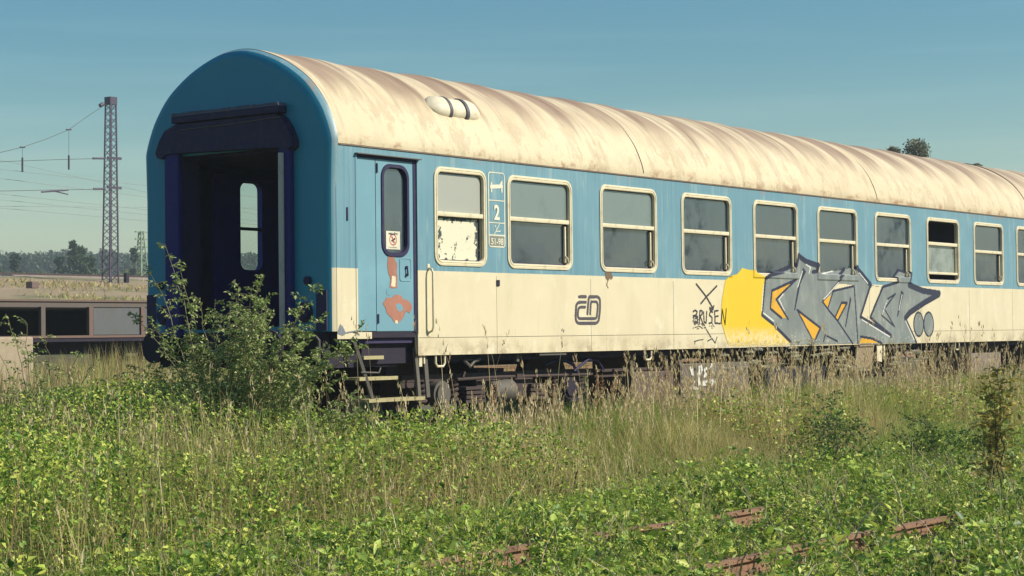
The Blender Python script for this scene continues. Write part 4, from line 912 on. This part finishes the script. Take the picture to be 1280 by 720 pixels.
def cover():
    parts = []
    P = scatter(-10, 13, -9.8, -3.1, 135); k = nz(P, .9, 1); P = P[rng.random(len(P)) < np.clip((-P[:, 1]-3.1)/1.6, .12, 1)]; P = P[nz(P, 1.9, 31)+rng.normal(0, .1, len(P)) > .22]; k = nz(P, .9, 1)
    n = len(P); H = rng.uniform(.08, .34, n)*(.3+1.4*nz(P, 2.3, 5))*(.6+.6*k); SZ = rng.choice([.7, 1.0, 1.5], n, p=[.4, .4, .2])
    H = allow(P, H); keep = H > .03; P, H, SZ, k = P[keep], H[keep], SZ[keep], k[keep]; SZ = np.where(H < .1, .5, SZ); n = len(P)
    for _ in range(16):
        t = rng.uniform(.2, 1, n); r = .03+.10*rng.random(n); a = rng.uniform(0, 6.28, n); c = P+np.stack([np.cos(a)*r, np.sin(a)*r, H*t-.01], 1)
        v, f = leaves(c, rng.uniform(.03, .062, n)*SZ, .75, rng.choice([.45, .7])); parts.append((v, None, f))
    P = scatter(-9, 13, -9.8, -3.4, 26); P = P[nz(P, 1.4, 9) > .5]; n = len(P)      # broad basal leaves
    for _ in range(7):
        a = rng.uniform(0, 6.28, n); d_ = np.stack([np.cos(a), np.sin(a), rng.uniform(.1, .9, n)], 1); hh = allow(P, rng.uniform(.03, .2, n)); f_ = hh > .03
        c = P+np.stack([0*a, 0*a, hh], 1); v, f = leaves(c[f_], rng.uniform(.07, .14, n)[f_], .55, .45, d_[f_]); parts.append((v, None, f))
    P = scatter(-9, 13, -9.8, -3.4, 60); P = P[nz(P, 2.1, 19) > .55]; n = len(P)      # fine leaved vetch standing a little higher
    for _ in range(26):
        c = P+np.stack([rng.normal(0, .05, n), rng.normal(0, .05, n), allow(P, rng.uniform(.05, .34, n))], 1); v, f = leaves(c, rng.uniform(.012, .026, n), .5, .5); parts.append((v, None, f))
    P = scatter(-9, 2, -3.6, 6, 130); P = P[P[:, 0] < -.4]; n = len(P)
    for _ in range(12):
        a = rng.uniform(0, 6.28, n); r = .12*rng.random(n); c = P+np.stack([np.cos(a)*r, np.sin(a)*r, rng.uniform(.1, .62, n)*(.5+nz(P, .7, 6))], 1); v, f = leaves(c, rng.uniform(.025, .055, n), .45); parts.append((v, None, f))
    P = scatter(4, 18, -3.6, -1.6, 30); P = P[nz(P, .8, 12) > .55]; n = len(P)
    for _ in range(16):
        a = rng.uniform(0, 6.28, n); r = .15*rng.random(n); c = P+np.stack([np.cos(a)*r, np.sin(a)*r, rng.uniform(.15, .7, n)], 1); v, f = leaves(c, rng.uniform(.03, .06, n), .5); parts.append((v, None, f))
    stuff('ground_cover', parts, G_LEAF, 'low leafy yellow green weeds covering the old track in the foreground', 'weeds')
    P = scatter(-9, 10, -9.8, -4.0, 22); n = len(P); parts = []
    for _ in range(4):
        c = P+np.stack([rng.normal(0, .05, n), rng.normal(0, .05, n), rng.uniform(.04, .2, n)], 1); v, f = leaves(c, rng.uniform(.02, .05, n), .7); parts.append((v, None, f))
    stuff('withered_leaves', parts, G_DRYL, 'brown withered leaves scattered among the low weeds', 'leaves')
cover()

# --- shrubs built of canes and leaflets
def shrub(name, root, tips, label, cat, leafm, stemm, leaf=.035, nside=11, nleaf=14, droop=.15, rad=.008, fill=0, fillr=.5, fillh=.8, group=None, loc_leaf_up=.5):
    R0 = Vector(root); e = empty(name, root, label, cat, group); st = MB(); C = []; Dn = []
    for tip in tips:
        tip = Vector(tip); base = R0+Vector((random.uniform(-.12, .12), random.uniform(-.12, .12), 0)); n = 12; pts = []
        mid = base.lerp(tip, .55)+Vector((0, 0, (tip.z-base.z)*.12+droop))
        for k in range(n+1):
            t = k/n; p = base*(1-t)**2+mid*2*t*(1-t)+tip*t*t; pts.append(p+Vector([random.gauss(0, .012) for _ in range(3)])*(t > 0))
        st.tube(pts, [rad*(1-.75*k/n) for k in range(n+1)], 5)
        for s in range(nside):
            t = .22+.78*(s+random.random()*.8)/nside; k = min(int(t*n), n-1); p = pts[k].lerp(pts[k+1], t*n-k)
            ax = Vector((random.gauss(0, 1), random.gauss(0, 1), random.gauss(.35, .5))).normalized(); ln = random.uniform(.10, .32)*(1.15-t*.6); q = p+ax*ln+Vector((0, 0, -.25*ln*ln))
            st.tube([p, p.lerp(q, .5)+Vector((0, 0, .02)), q], [rad*.35, rad*.25, rad*.12], 4)
            for l in range(nleaf):
                f = (l+.5)/nleaf; c = p.lerp(q, f); C.append(c+Vector([random.gauss(0, .006) for _ in range(3)])); side_ = ax.cross(Vector((0, 0, 1))).normalized()*(1 if l % 2 else -1); Dn.append(side_+ax*.5+Vector((0, 0, random.gauss(0, .3))))
    st.build('stem', stemm, e, True, root)
    if fill:
        for _ in range(fill):
            a = random.uniform(0, 6.28); r = fillr*math.sqrt(random.random()); z = fillh*random.random()**.8; w = 1-.5*(z/fillh)**2
            C.append(R0+Vector((math.cos(a)*r*w, math.sin(a)*r*w, z+.1))); Dn.append(Vector([random.gauss(0, 1) for _ in range(3)]))
    C = np.array([tuple(c) for c in C]); Dn = np.array([tuple(d) for d in Dn]); v, f = leaves(C, rng.uniform(.6, 1.25, len(C))*leaf, loc_leaf_up, .5, Dn)
    mesh_np('foliage', v, f, leafm, e, origin=root); return e
B_LEAF = vmat('rose_leaf', [(.12, .20, .04), (.26, .33, .09), (.38, .42, .16), (.18, .27, .06), (.50, .50, .26)], .3)
B_STEM = simple('rose_cane', (.20, .17, .09), .8, (.1, .08, .05), .4, 20)
tp = [(207, 304), (188, 342), (225, 335), (330, 344), (318, 352), (345, 385), (398, 352), (385, 380), (250, 372), (275, 390), (365, 410), (160, 388), (230, 420), (300, 400), (420, 440), (440, 425), (270, 440), (320, 450), (205, 430), (185, 460), (380, 450), (350, 430)]
tp += [(random.uniform(150, 480), 0) for _ in range(52)]
tp = [(u, v if v else max(345, 350+abs(u-300)*.35)+random.uniform(5, 130)) for u, v in tp]
tips = [atx(u, v, -1.25+random.uniform(-.45, .35)) for u, v in tp]
shrub('dog_rose_bush', (-1.25, .25, -.4), tips, 'wild rose bush with arching leafy canes before the open end of the coach', 'bush', B_LEAF, B_STEM, .045, 16, 13, fill=7500, fillr=1.3, fillh=.95)
tp = [(30, 400), (60, 415), (40, 440), (100, 440), (20, 425), (75, 455), (8, 395), (-20, 420), (120, 455), (50, 470)]
shrub('wild_shrub', tuple(atx(55, 600, -2.2)), [atx(u, v, -2.2+random.uniform(-.3, .3)) for u, v in tp], 'leafy weedy shrub at the left edge in front of the old wagon', 'bush', B_LEAF, B_STEM, .038, 9, 11, fill=3200, fillr=.8, fillh=.8)
O_LEAF = vmat('sapling_leaf', [(.20, .19, .04), (.38, .30, .06), (.18, .22, .05), (.50, .34, .08)], .3)
r0_ = atz(1243, 640, -.5)
shrub('sapling', tuple(r0_), [atx(u, v, r0_[0]+random.uniform(-.2, .2)) for u, v in ((1235, 470), (1248, 455), (1256, 490), (1228, 520), (1268, 470), (1240, 530))], 'thin olive and brown leaved sapling at the right edge of the weeds', 'sapling', O_LEAF, simple('dark_twig', (.06, .04, .035), .8), .055, 16, 10, .05, .007)
D_LEAF = vmat('bramble_leaf', [(.05, .10, .02), (.10, .17, .035), (.17, .25, .05)], .25)
for i, (u, v, txt, hh) in enumerate(((1045, 600, 'dark green bramble bush amid the meadow right of the middle', .75), (1180, 590, 'dark green bramble clump left of the sapling at right', .5), (900, 560, 'small bramble bush among tall grass under the yellow paint', .4))):
    rt = atz(u, v, -.45); k = 8
    shrub('bramble_bush', tuple(rt), [(rt[0]+random.uniform(-.6, .6), rt[1]+random.uniform(-.5, .5), -.4+hh*random.uniform(.6, 1.15)) for _ in range(k)], txt, 'bush', D_LEAF, simple('bramble_cane', (.09, .05, .05), .8), .045, 8, 7, .1, .006, fill=700, fillr=.6, fillh=hh*.7, group='bramble bushes in the meadow')

# --- umbel flower plants and docks in front of the coach
U_M = vmat('umbel_bloom', [(.60, .57, .44), (.72, .68, .55), (.42, .38, .28)], .2); U_S = simple('umbel_stem', (.22, .21, .11), .8)
def umbel(root, h, label):
    e = empty('umbel_plant', root, label, 'wildflower', 'dried umbel plants beside the coach'); st = MB(); C = []; R0 = Vector(root)
    nb = random.randint(4, 6)
    for b in range(nb):
        a = random.uniform(0, 6.28); top = R0+Vector((math.cos(a)*random.uniform(.03, .22), math.sin(a)*random.uniform(.03, .22), h*random.uniform(.72, 1))); 
        lean = Vector((math.cos(a), math.sin(a), 0))*random.uniform(0, .1); k = R0+Vector((0, 0, h*random.uniform(.35, .6)))
        st.tube([R0, k, top], [.006, .005, .003], 5)
        C = []
        for s in range(11):
            an = 6.28*s/11; r = random.uniform(.03, .065); q = top+Vector((math.cos(an)*r, math.sin(an)*r, .03))+lean*.2; st.tube([top, q], .0018, 3)
            for _ in range(9): C.append(q+Vector((random.gauss(0, .012), random.gauss(0, .012), random.gauss(.0, .005))))
        C = np.array([tuple(c) for c in C]); v, f = leaves(C, rng.uniform(.012, .024, len(C)), .9, .8); mesh_np('flower_head', v, f, U_M, e, origin=root)
    st.build('stem', U_S, e, origin=root)
ul = [(985, 440, 'leftmost dried umbel plant before the grey graffiti'), (1003, 432, 'dried umbel plant below the orange graffiti wedge'), (1025, 425, 'tall dried umbel plant reaching highest over the grey graffiti'), (1047, 440, 'dried umbel plant just left of the hanging tan plate'),
      (1062, 448, 'dried umbel plant overlapping the left edge of the hanging tan plate'), (940, 445, 'dried umbel plant before the lower edge of the yellow paint'), (955, 440, 'dried umbel plant before the right side of the yellow paint'), (1128, 450, 'drooping umbel plant right of the hanging tan plate, before dark underframe'), (1150, 443, 'umbel plant standing alone before the dark gap right of the graffiti'), (915, 450, 'leftmost umbel plant of all, before the left side of the yellow paint')]
for u, v, t in ul:
    p = aty(u, v, -.75+random.uniform(-.3, .3)); g_ = float(hgt(p[0], p[1])); umbel((p[0], p[1], g_), p[2]-g_+.05, t)
K_M = vmat('dock_seed', [(.30, .15, .07), (.38, .22, .11), (.22, .11, .05), (.42, .28, .14)], .15)
K_S = simple('dock_stem', (.2, .12, .07), .8)
def dock(root, h, label):
    e = empty('dock_plant', root, label, 'weed', 'rust brown dock seed heads beside the coach'); st = MB(); R0 = Vector(root); C = []
    for b in range(random.randint(3, 6)):
        a = random.uniform(0, 6.28); top = R0+Vector((math.cos(a)*.16*random.random()*2, math.sin(a)*.16*random.random()*2, h*random.uniform(.75, 1))); k0 = R0.lerp(top, .5); k0.z += .03; st.tube([R0, k0, top], [.006, .005, .003], 5)
        C = []
        for _ in range(120):
            t = random.uniform(.5, 1); c = R0.lerp(top, t) if t > .5 else k0; rr = .028*(1.25-t); C.append(c+Vector((random.gauss(0, rr), random.gauss(0, rr), random.gauss(0, .02))))
        C = np.array([tuple(c) for c in C]); v, f = leaves(C, rng.uniform(.01, .024, len(C)), .2, .8); mesh_np('seed_head', v, f, K_M, e, origin=root)
    st.build('stem', K_S, e, origin=root)
dl = [(1148, 462, 'dock plant below the pair of grey ovals'), (1165, 458, 'dock plant standing right of the pair of grey ovals'), (1190, 462, 'dock plant before the dark gap left of the pinkish box'), (1207, 446, 'tallest dock plant, just left of the pinkish box'), (1240, 470, 'rightmost dock plant, below the pinkish box'), (1115, 470, 'dock plant right of the hanging tan plate'),
      (880, 462, 'dock plant before the grey box with the white tag'), (830, 458, 'dock plant between the brown box and the grey box'), (752, 462, 'dock plant before the cable tray'), (690, 478, 'dock plant before the first bogie'), (610, 485, 'leftmost dock plant, before the round axle box')]
for u, v, t in dl:
    p = aty(u, v, -.7+random.uniform(-.3, .2)); g_ = float(hgt(p[0], p[1])); dock((p[0], p[1], g_), p[2]-g_+.04, t)

# ------------------------------------------------------------------ left background
# old open wagon with wooden bays
wg = empty('goods_wagon', (11, 19.3, .2), 'rusty open goods wagon with missing and grey side panels behind the coach on the left', 'wagon')
M_WG = simple('wagon_steel', (.11, .09, .08), .8, (.12, .08, .06), .5, 3); M_WGR = simple('wagon_rust', (.15, .095, .08), .85, (.15, .1, .08), .5, 3)
m = MB(); WX0, WX1 = 3.2, 17.6; m.box((WX0, 18, 1.75), (WX1, 18.08, 1.90)); m.box((WX0, 20.6, 1.75), (WX1, 20.68, 1.90)); m.box((WX0, 18.09, 1.70), (WX1, 20.59, 1.74)); m.box((WX0, 17.97, 1.86), (WX1, 18.0, 1.89), 1); fo = m.build('top_frame', [M_WG, M_WGR], wg)
m = MB(); m.box((WX0, 18, 1.02), (WX1, 20.7, 1.15)); m.box((WX0, 17.98, 1.10), (WX1, 18.0, 1.15), 1); m.box((WX0+.3, 18.4, .75), (WX1-.3, 18.5, 1.02)); m.build('wagon_floor', [M_UNDER, M_WGR], wg)
px = [10.93, 12.2]+[13.65]+[15.0, 16.3, 17.5]+[9.6, 8.3, 7.0, 5.7, 4.4, 3.25]
for x in px: MB().box((x-.055, 17.985, 1.15), (x+.055, 18.07, 1.75)).build('post', M_WGR if x > 12 else M_WG, wg)
for x in (12.95, 14.3, 15.6): MB().box((x-.66, 18.02, 1.16), (x+.62, 18.05, 1.75)).build('side_panel', simple('grey_panel', (.10, .105, .11), .8, (.1, .08, .07), .5, 2), wg)
MB().box((WX0, 20.5, 1.15), (WX1, 20.56, 1.75)).build('back_panel', M_UNDER, wg)
for x in (5.5, 9.8, 14.6):
    m = MB(); m.disc((x, 18.7, .62), (0, 1, 0), .46, .1, 28); m.disc((x, 20.2, .62), (0, 1, 0), .46, .1, 28); m.tube([(x, 18.7, .62), (x, 20.2, .62)], .06, 10); m.build('wheelset', M_UNDER, wg, True)
rail('track_rail', 18.7, -40, 80, .165, 'rusty rail under the near wheels of the goods wagon'); rail('track_rail', 20.2, -40, 80, .165, 'rusty rail under the far wheels of the goods wagon')
# pale concrete block
p = aty(20, 455, 9.6); m = MB(); m.box((p[0]-2.6, 9.6, float(hgt(p[0], 9.6))-.1), (aty(42, 440, 9.6)[0], 10.0, aty(30, 421, 9.6)[2]), bev=.03)
tag(m.build('concrete_block', simple('old_concrete', (.34, .28, .20), .9, (.3, .22, .15), .5, 4), origin=(p[0], 9.8, -.2)), 'pale weathered concrete block at the left edge below the wagon', 'concrete block')
# ballast line + rails on the embankment
for yy, lb in ((63.5, 'near rail on top of the embankment'), (65.0, 'far rail on top of the embankment')):
    z = 4.42; m = MB(); m.box((-60, yy-.04, z-.15), (260, yy+.04, z)); tag(m.build('embankment_rail', M_RUST, origin=(60, yy, z-.2)), 'rusty '+lb, 'rail')
m = MB(); m.prism([(61.6, 3.9), (67.5, 3.9), (66.8, 4.28), (62.6, 4.28)], 'x', -60, 260); tag(m.build('ballast_bed', simple('ballast', (.24, .19, .16), .95, (.15, .1, .08), .5, 2)), kind='structure')
p = aty(41, 355, 50); m = MB(); s_ = .22; m.box((p[0]-.2, 49.8, p[2]-.18), (p[0]+.17, 50.2, p[2]+.10), bev=.02); tag(m.build('relay_box', simple('brown_box', (.15, .09, .08), .8), origin=(p[0], 50, p[2]-.3)), 'small brown box lying on the embankment slope at left', 'box')
p = aty(158, 352, 58); m = MB(); m.box((p[0]-.09, 57.9, p[2]-.3), (p[0]+.09, 58.1, p[2]+.42)); tag(m.build('marker_post', M_UNDER, origin=(p[0], 58, p[2]-.3)), 'short dark marker post right of the lattice mast foot', 'post')
# lattice catenary mast
MBase = aty(138, 357, 58); MTop = aty(138.5, 122, 58)
mast = empty('catenary_mast', tuple(MBase), 'tall dark steel lattice catenary mast on the embankment', 'mast')
M_MAST = simple('mast_paint', (.045, .035, .065), .6, (.14, .12, .15), .4, 3)
def lattice(m, B, T, wb, wt, n, leg, br):
    cs_ = [(-1, -1), (1, -1), (1, 1), (-1, 1)]
    P = [[Vector((B[0]+(T[0]-B[0])*k/n+a*(wb+(wt-wb)*k/n)/2, B[1]+(T[1]-B[1])*k/n+b*(wb+(wt-wb)*k/n)/2, B[2]+(T[2]-B[2])*k/n)) for a, b in cs_] for k in range(n+1)]
    for c in range(4):
        m.bar(P[0][c], P[n][c], leg, leg)
        for k in range(n):
            d = (c+1) % 4; m.bar(P[k][c], P[k+1][d], br, br) if k % 2 else m.bar(P[k][d], P[k+1][c], br, br)
    return P
m = MB(); lattice(m, MBase-np.array([0, 0, .4]), MTop, .56, .35, 30, .06, .028); m.build('lattice_frame', M_MAST, mast)
m = MB(); m.box((MTop[0]-.22, 57.78, MTop[2]-.35), (MTop[0]+.22, 58.22, MTop[2]+.02)); m.build('top_cap', M_MAST, mast)
m = MB()
for v in (198, 235): q = aty(138, v, 58); m.box((q[0]-.4, 57.7, q[2]-.06), (q[0]+.46, 57.78, q[2]+.06))
m.build('clamp', M_MAST, mast)
M_WIRE = simple('wire_metal', (.10, .12, .12), .6, bump=0); wr = empty('headspan_wires', tuple(MBase+np.array([-2, 0, 5])), 'thin headspan wires with insulators strung leftward from the lattice mast', 'wires')
def wpt(u, v, y=58): return Vector(aty(u, v, y))
m = MB(); m.tube([wpt(134, 129), wpt(110, 145), wpt(86, 162), wpt(60, 173), wpt(28, 184), wpt(-60, 205)], .014, 4); m.tube([wpt(134, 198), wpt(86, 199), wpt(28, 201), wpt(-60, 205)], .014, 4); m.tube([wpt(134, 236.5), wpt(86, 237), wpt(-60, 240)], .014, 4)
m.tube([wpt(86, 162), wpt(86, 212)], .012, 4); m.tube([wpt(28, 184), wpt(28, 214)], .012, 4); m.build('span_wire', M_WIRE, wr)
m = MB(); m.tube([wpt(116, 198), wpt(131, 198)], .05, 8); m.tube([wpt(117, 236), wpt(131, 236)], .05, 8); m.tube([wpt(125, 132), wpt(129, 130)], .10, 8); m.tube([wpt(52, 240), wpt(85, 237.5)], .045, 6); m.tube([wpt(64, 238), wpt(85, 243)], .03, 6)
for u, v in ((86, 198), (28, 201)): m.tube([wpt(u, v-4), wpt(u, v+14)], .045, 6)
for u in (86, 28): m.tube([wpt(u-3, 162 if u > 50 else 184), wpt(u+3, 162 if u > 50 else 184)], .04, 6)
m.build('insulator', M_MAST, wr)
cw = empty('overhead_wires', tuple(wpt(60, 240)), 'bundle of thin overhead line wires crossing the sky at left', 'wires'); M_W2 = simple('pale_wire', (.28, .33, .32), .6, bump=0)
for (a, b) in (((24, 214), (182, 232)), ((24, 205), (182, 240)), ((24, 245), (182, 262)), ((24, 252), (182, 268)), ((24, 258), (182, 259)), ((24, 226), (182, 246)), ((24, 262), (182, 276))):
    a2 = (a[0]-40, a[1]-(b[1]-a[1])*.25); b2 = (b[0]+400, b[1]+(b[1]-a[1])*2.3); MB().tube([wpt(*a2, 62), wpt(*a, 62), wpt(*b, 62), wpt(*b2, 62)], .011, 4).build('wire', M_W2, cw)
# green pylon far off
PB, PT = aty(177, 347, 150), aty(176.5, 289, 150)
py = empty('green_mast', tuple(PB), 'small pale green lattice mast far behind the embankment beside the coach edge', 'mast'); M_PY = simple('green_paint', (.19, .26, .15), .6, bump=0)
m = MB(); lattice(m, PB-np.array([0, 0, 1.5]), PT, 1.3, .35, 12, .12, .06); m.build('lattice_frame', M_PY, py)
m = MB()
for v in (290, 299, 308.5): q = aty(176.5, v, 150); m.box((q[0]-.9, 149.9, q[2]-.07), (q[0]+.9, 150.1, q[2]+.07))
m.build('cross_arm', M_PY, py)

# ------------------------------------------------------------------ trees
F1 = vmat('forest_leaf', [(.022, .05, .03), (.04, .075, .04), (.065, .10, .045)], .2); F2 = vmat('tree_leaf', [(.025, .055, .03), (.045, .085, .035), (.08, .12, .05)], .2)
F3 = vmat('pale_scrub_leaf', [(.12, .15, .06), (.2, .2, .1), (.09, .12, .05)], .2); BARK = simple('bark', (.12, .09, .07), .9)
def crown_pts(c, R, H, n, lobes=9):
    lb = [(rng.normal(0, R*.42, 2), rng.uniform(.15, .95)) for _ in range(lobes)]; P = []
    for (o_, t) in lb:
        k = n//lobes; rr = R*(.62-.38*t)*rng.uniform(.7, 1.2); d = rng.normal(size=(k, 3)); d /= np.linalg.norm(d, axis=1, keepdims=True); q = d*(rng.random((k, 1))**.4)*[rr, rr, rr*1.1]
        w = 1-.75*t; P.append(q+[c[0]+o_[0]*w, c[1]+o_[1]*w, c[2]+H*t])
    P = np.concatenate(P); z0_, z1_ = c[2], np.percentile(P[:, 2], 99.7); P[:, 2] = z0_+(P[:, 2]-z0_)*H/max(z1_-z0_, .1); return P
def tree(name, base, h, R, label, cat, mat, leaf, n, lobes=10, group=None, low=.25, ball=0):
    e = empty(name, base, label, cat, group); m = MB(); b = Vector(base); pts = [b+Vector((random.gauss(0, .02)*h*k/5, random.gauss(0, .02)*h*k/5, h*.9*k/5)) for k in range(6)]; m.tube(pts, [h*.022*(1-.17*k) for k in range(6)], 7)
    for k in range(9):
        t = random.uniform(.3, .85); p = pts[0].lerp(pts[-1], t); a = random.uniform(0, 6.28); q = p+Vector((math.cos(a)*R*(1-t*.6), math.sin(a)*R*(1-t*.6), h*.12)); m.tube([p, p.lerp(q, .5)+Vector((0, 0, h*.02)), q], [h*.008, h*.005, h*.002], 5)
    m.build('trunk', BARK, e, True, base)
    C = crown_pts((base[0], base[1], base[2]+h*low), R, h*(1-low), n, lobes)
    if ball:
        d = rng.normal(size=(n, 3)); d /= np.linalg.norm(d, axis=1, keepdims=True); k_ = .8+.25*np.sin(d[:, :1]*5+1)*np.sin(d[:, 1:2]*6)*np.cos(d[:, 2:]*5); C = np.concatenate([C[C[:, 2] < base[2]+h-ball], d*k_*(rng.random((n, 1))**.45)*[ball, ball, ball*1.05]+[base[0], base[1], base[2]+h-ball]])
    v, f = leaves(C, rng.uniform(.6, 1.3, len(C))*leaf, .3, .7); mesh_np('crown', v, f, mat, e, origin=base); return e
# far wood as one mass
def wood(name, pts, mat, label, leaf=.8, n=420):
    V = []
    for (x, y, z, h, R) in pts: V.append(crown_pts((x, y, z), R, h, n, 8))
    C = np.concatenate(V); v, f = leaves(C, rng.uniform(.5, 1.3, len(C))*leaf, .3, .75); tag(mesh_np(name, v, f, mat), label, 'woodland', kind='stuff')
pts = []
for row in range(4):
    Y = 250+row*14
    for u in np.arange(-140, 420, 7.5):
        topv = 318+3.0*math.sin(u*.045)+3*math.sin(u*.17+row)+(4 if 100 < u < 130 else 0)+random.uniform(-2, 2.5)
        q = aty(u+random.uniform(-3, 3), topv, Y); z0 = float(hgt(q[0], Y)); pts.append((q[0], Y, z0+1, max(q[2]-z0-1.0, 4), 3.6))
wood('far_woodland', pts, F1, 'dark green woodland along the horizon at left', .62, 900)
pts = []
for u in np.arange(-60, 340, 9):
    q = aty(u+random.uniform(-4, 4), 341+random.uniform(-6, 2)-(0 if u > 140 else -3), 118); z0 = float(hgt(q[0], 118)); pts.append((q[0], 118, z0, max(q[2]-z0, .8), 1.2))
wood('pale_scrub', pts, F3, 'pale scrub on the far side of the embankment', .2, 260)
for u, v, R, t, mt, hh in ((90, 303, 1.7, 'tall pointed tree standing highest above the embankment at left', F2, 0), (101, 309, 1.6, 'slightly lower tree joined to the right of the tall pointed one', F2, 0), (75, 322, 1.3, 'dark round low tree left of the tall pointed one', F1, 0), (112, 322, 1.7, 'small tree at the right foot of the tallest pair', F2, 0), (22, 320, 1.4, 'dark tree at the left edge above the embankment', F1, 0), (166, 312, .7, 'slim conifer sticking out of the wood right of the mast', F1, 0)):
    y = 135; q = aty(u, v, y); z0 = float(hgt(q[0], y)); tree('background_tree', (q[0], y, z0), q[2]-z0, R, t, 'tree', mt, .34, 2600, 12, 'trees behind the embankment', low=.12)
# trees peeping over the roof
F4 = vmat('grey_leaf', [(.14, .15, .10), (.22, .23, .16), (.30, .30, .20)], .2)
for u, v, R, t in ((1146, 171, .85, 'larger round treetop rising above the coach roof at right'), (1117, 184, .42, 'small treetop just left of the larger one above the roof'), (1222, 206, .28, 'tiny twig tip above the roof near the right edge')):
    y = 12; q = aty(u, v, y); z0 = float(hgt(q[0], y)); tree('roadside_tree', (q[0], y, z0), q[2]-z0+.05, R*1.15, t, 'tree', F4, .075, 1500, 16, 'trees behind the coach roof', low=.45, ball=R*.62)
# wood across the line, seen only as reflections in the panes
pts = []
for x in np.arange(20, 330, 5.5): pts.append((x+random.uniform(-2, 2), -95+random.uniform(-8, 8), -.5, random.uniform(9, 13)*(1.35 if int(x/22) % 3 == 0 else .85), 3.4))
wood('opposite_woodland', pts, F1, 'woodland opposite the coach, mirrored in its window panes', .7, 320)

# ------------------------------------------------------------------ haze
hm = bpy.data.materials.new('haze_air'); hm.use_nodes = True; hn = hm.node_tree; hn.nodes.clear(); ho = hn.nodes.new('ShaderNodeOutputMaterial'); pv = hn.nodes.new('ShaderNodeVolumePrincipled')
pv.inputs['Color'].default_value = (.80, .90, .95, 1); pv.inputs['Density'].default_value = .0008; pv.inputs['Anisotropy'].default_value = .2
hn.links.new(pv.outputs[0], ho.inputs['Volume'])
hz = MB().box((-705, -705, -6), (905, 805, 24)).build('haze', hm); tag(hz, kind='stuff', label='thin pale summer haze that softens the far wood', cat='haze')
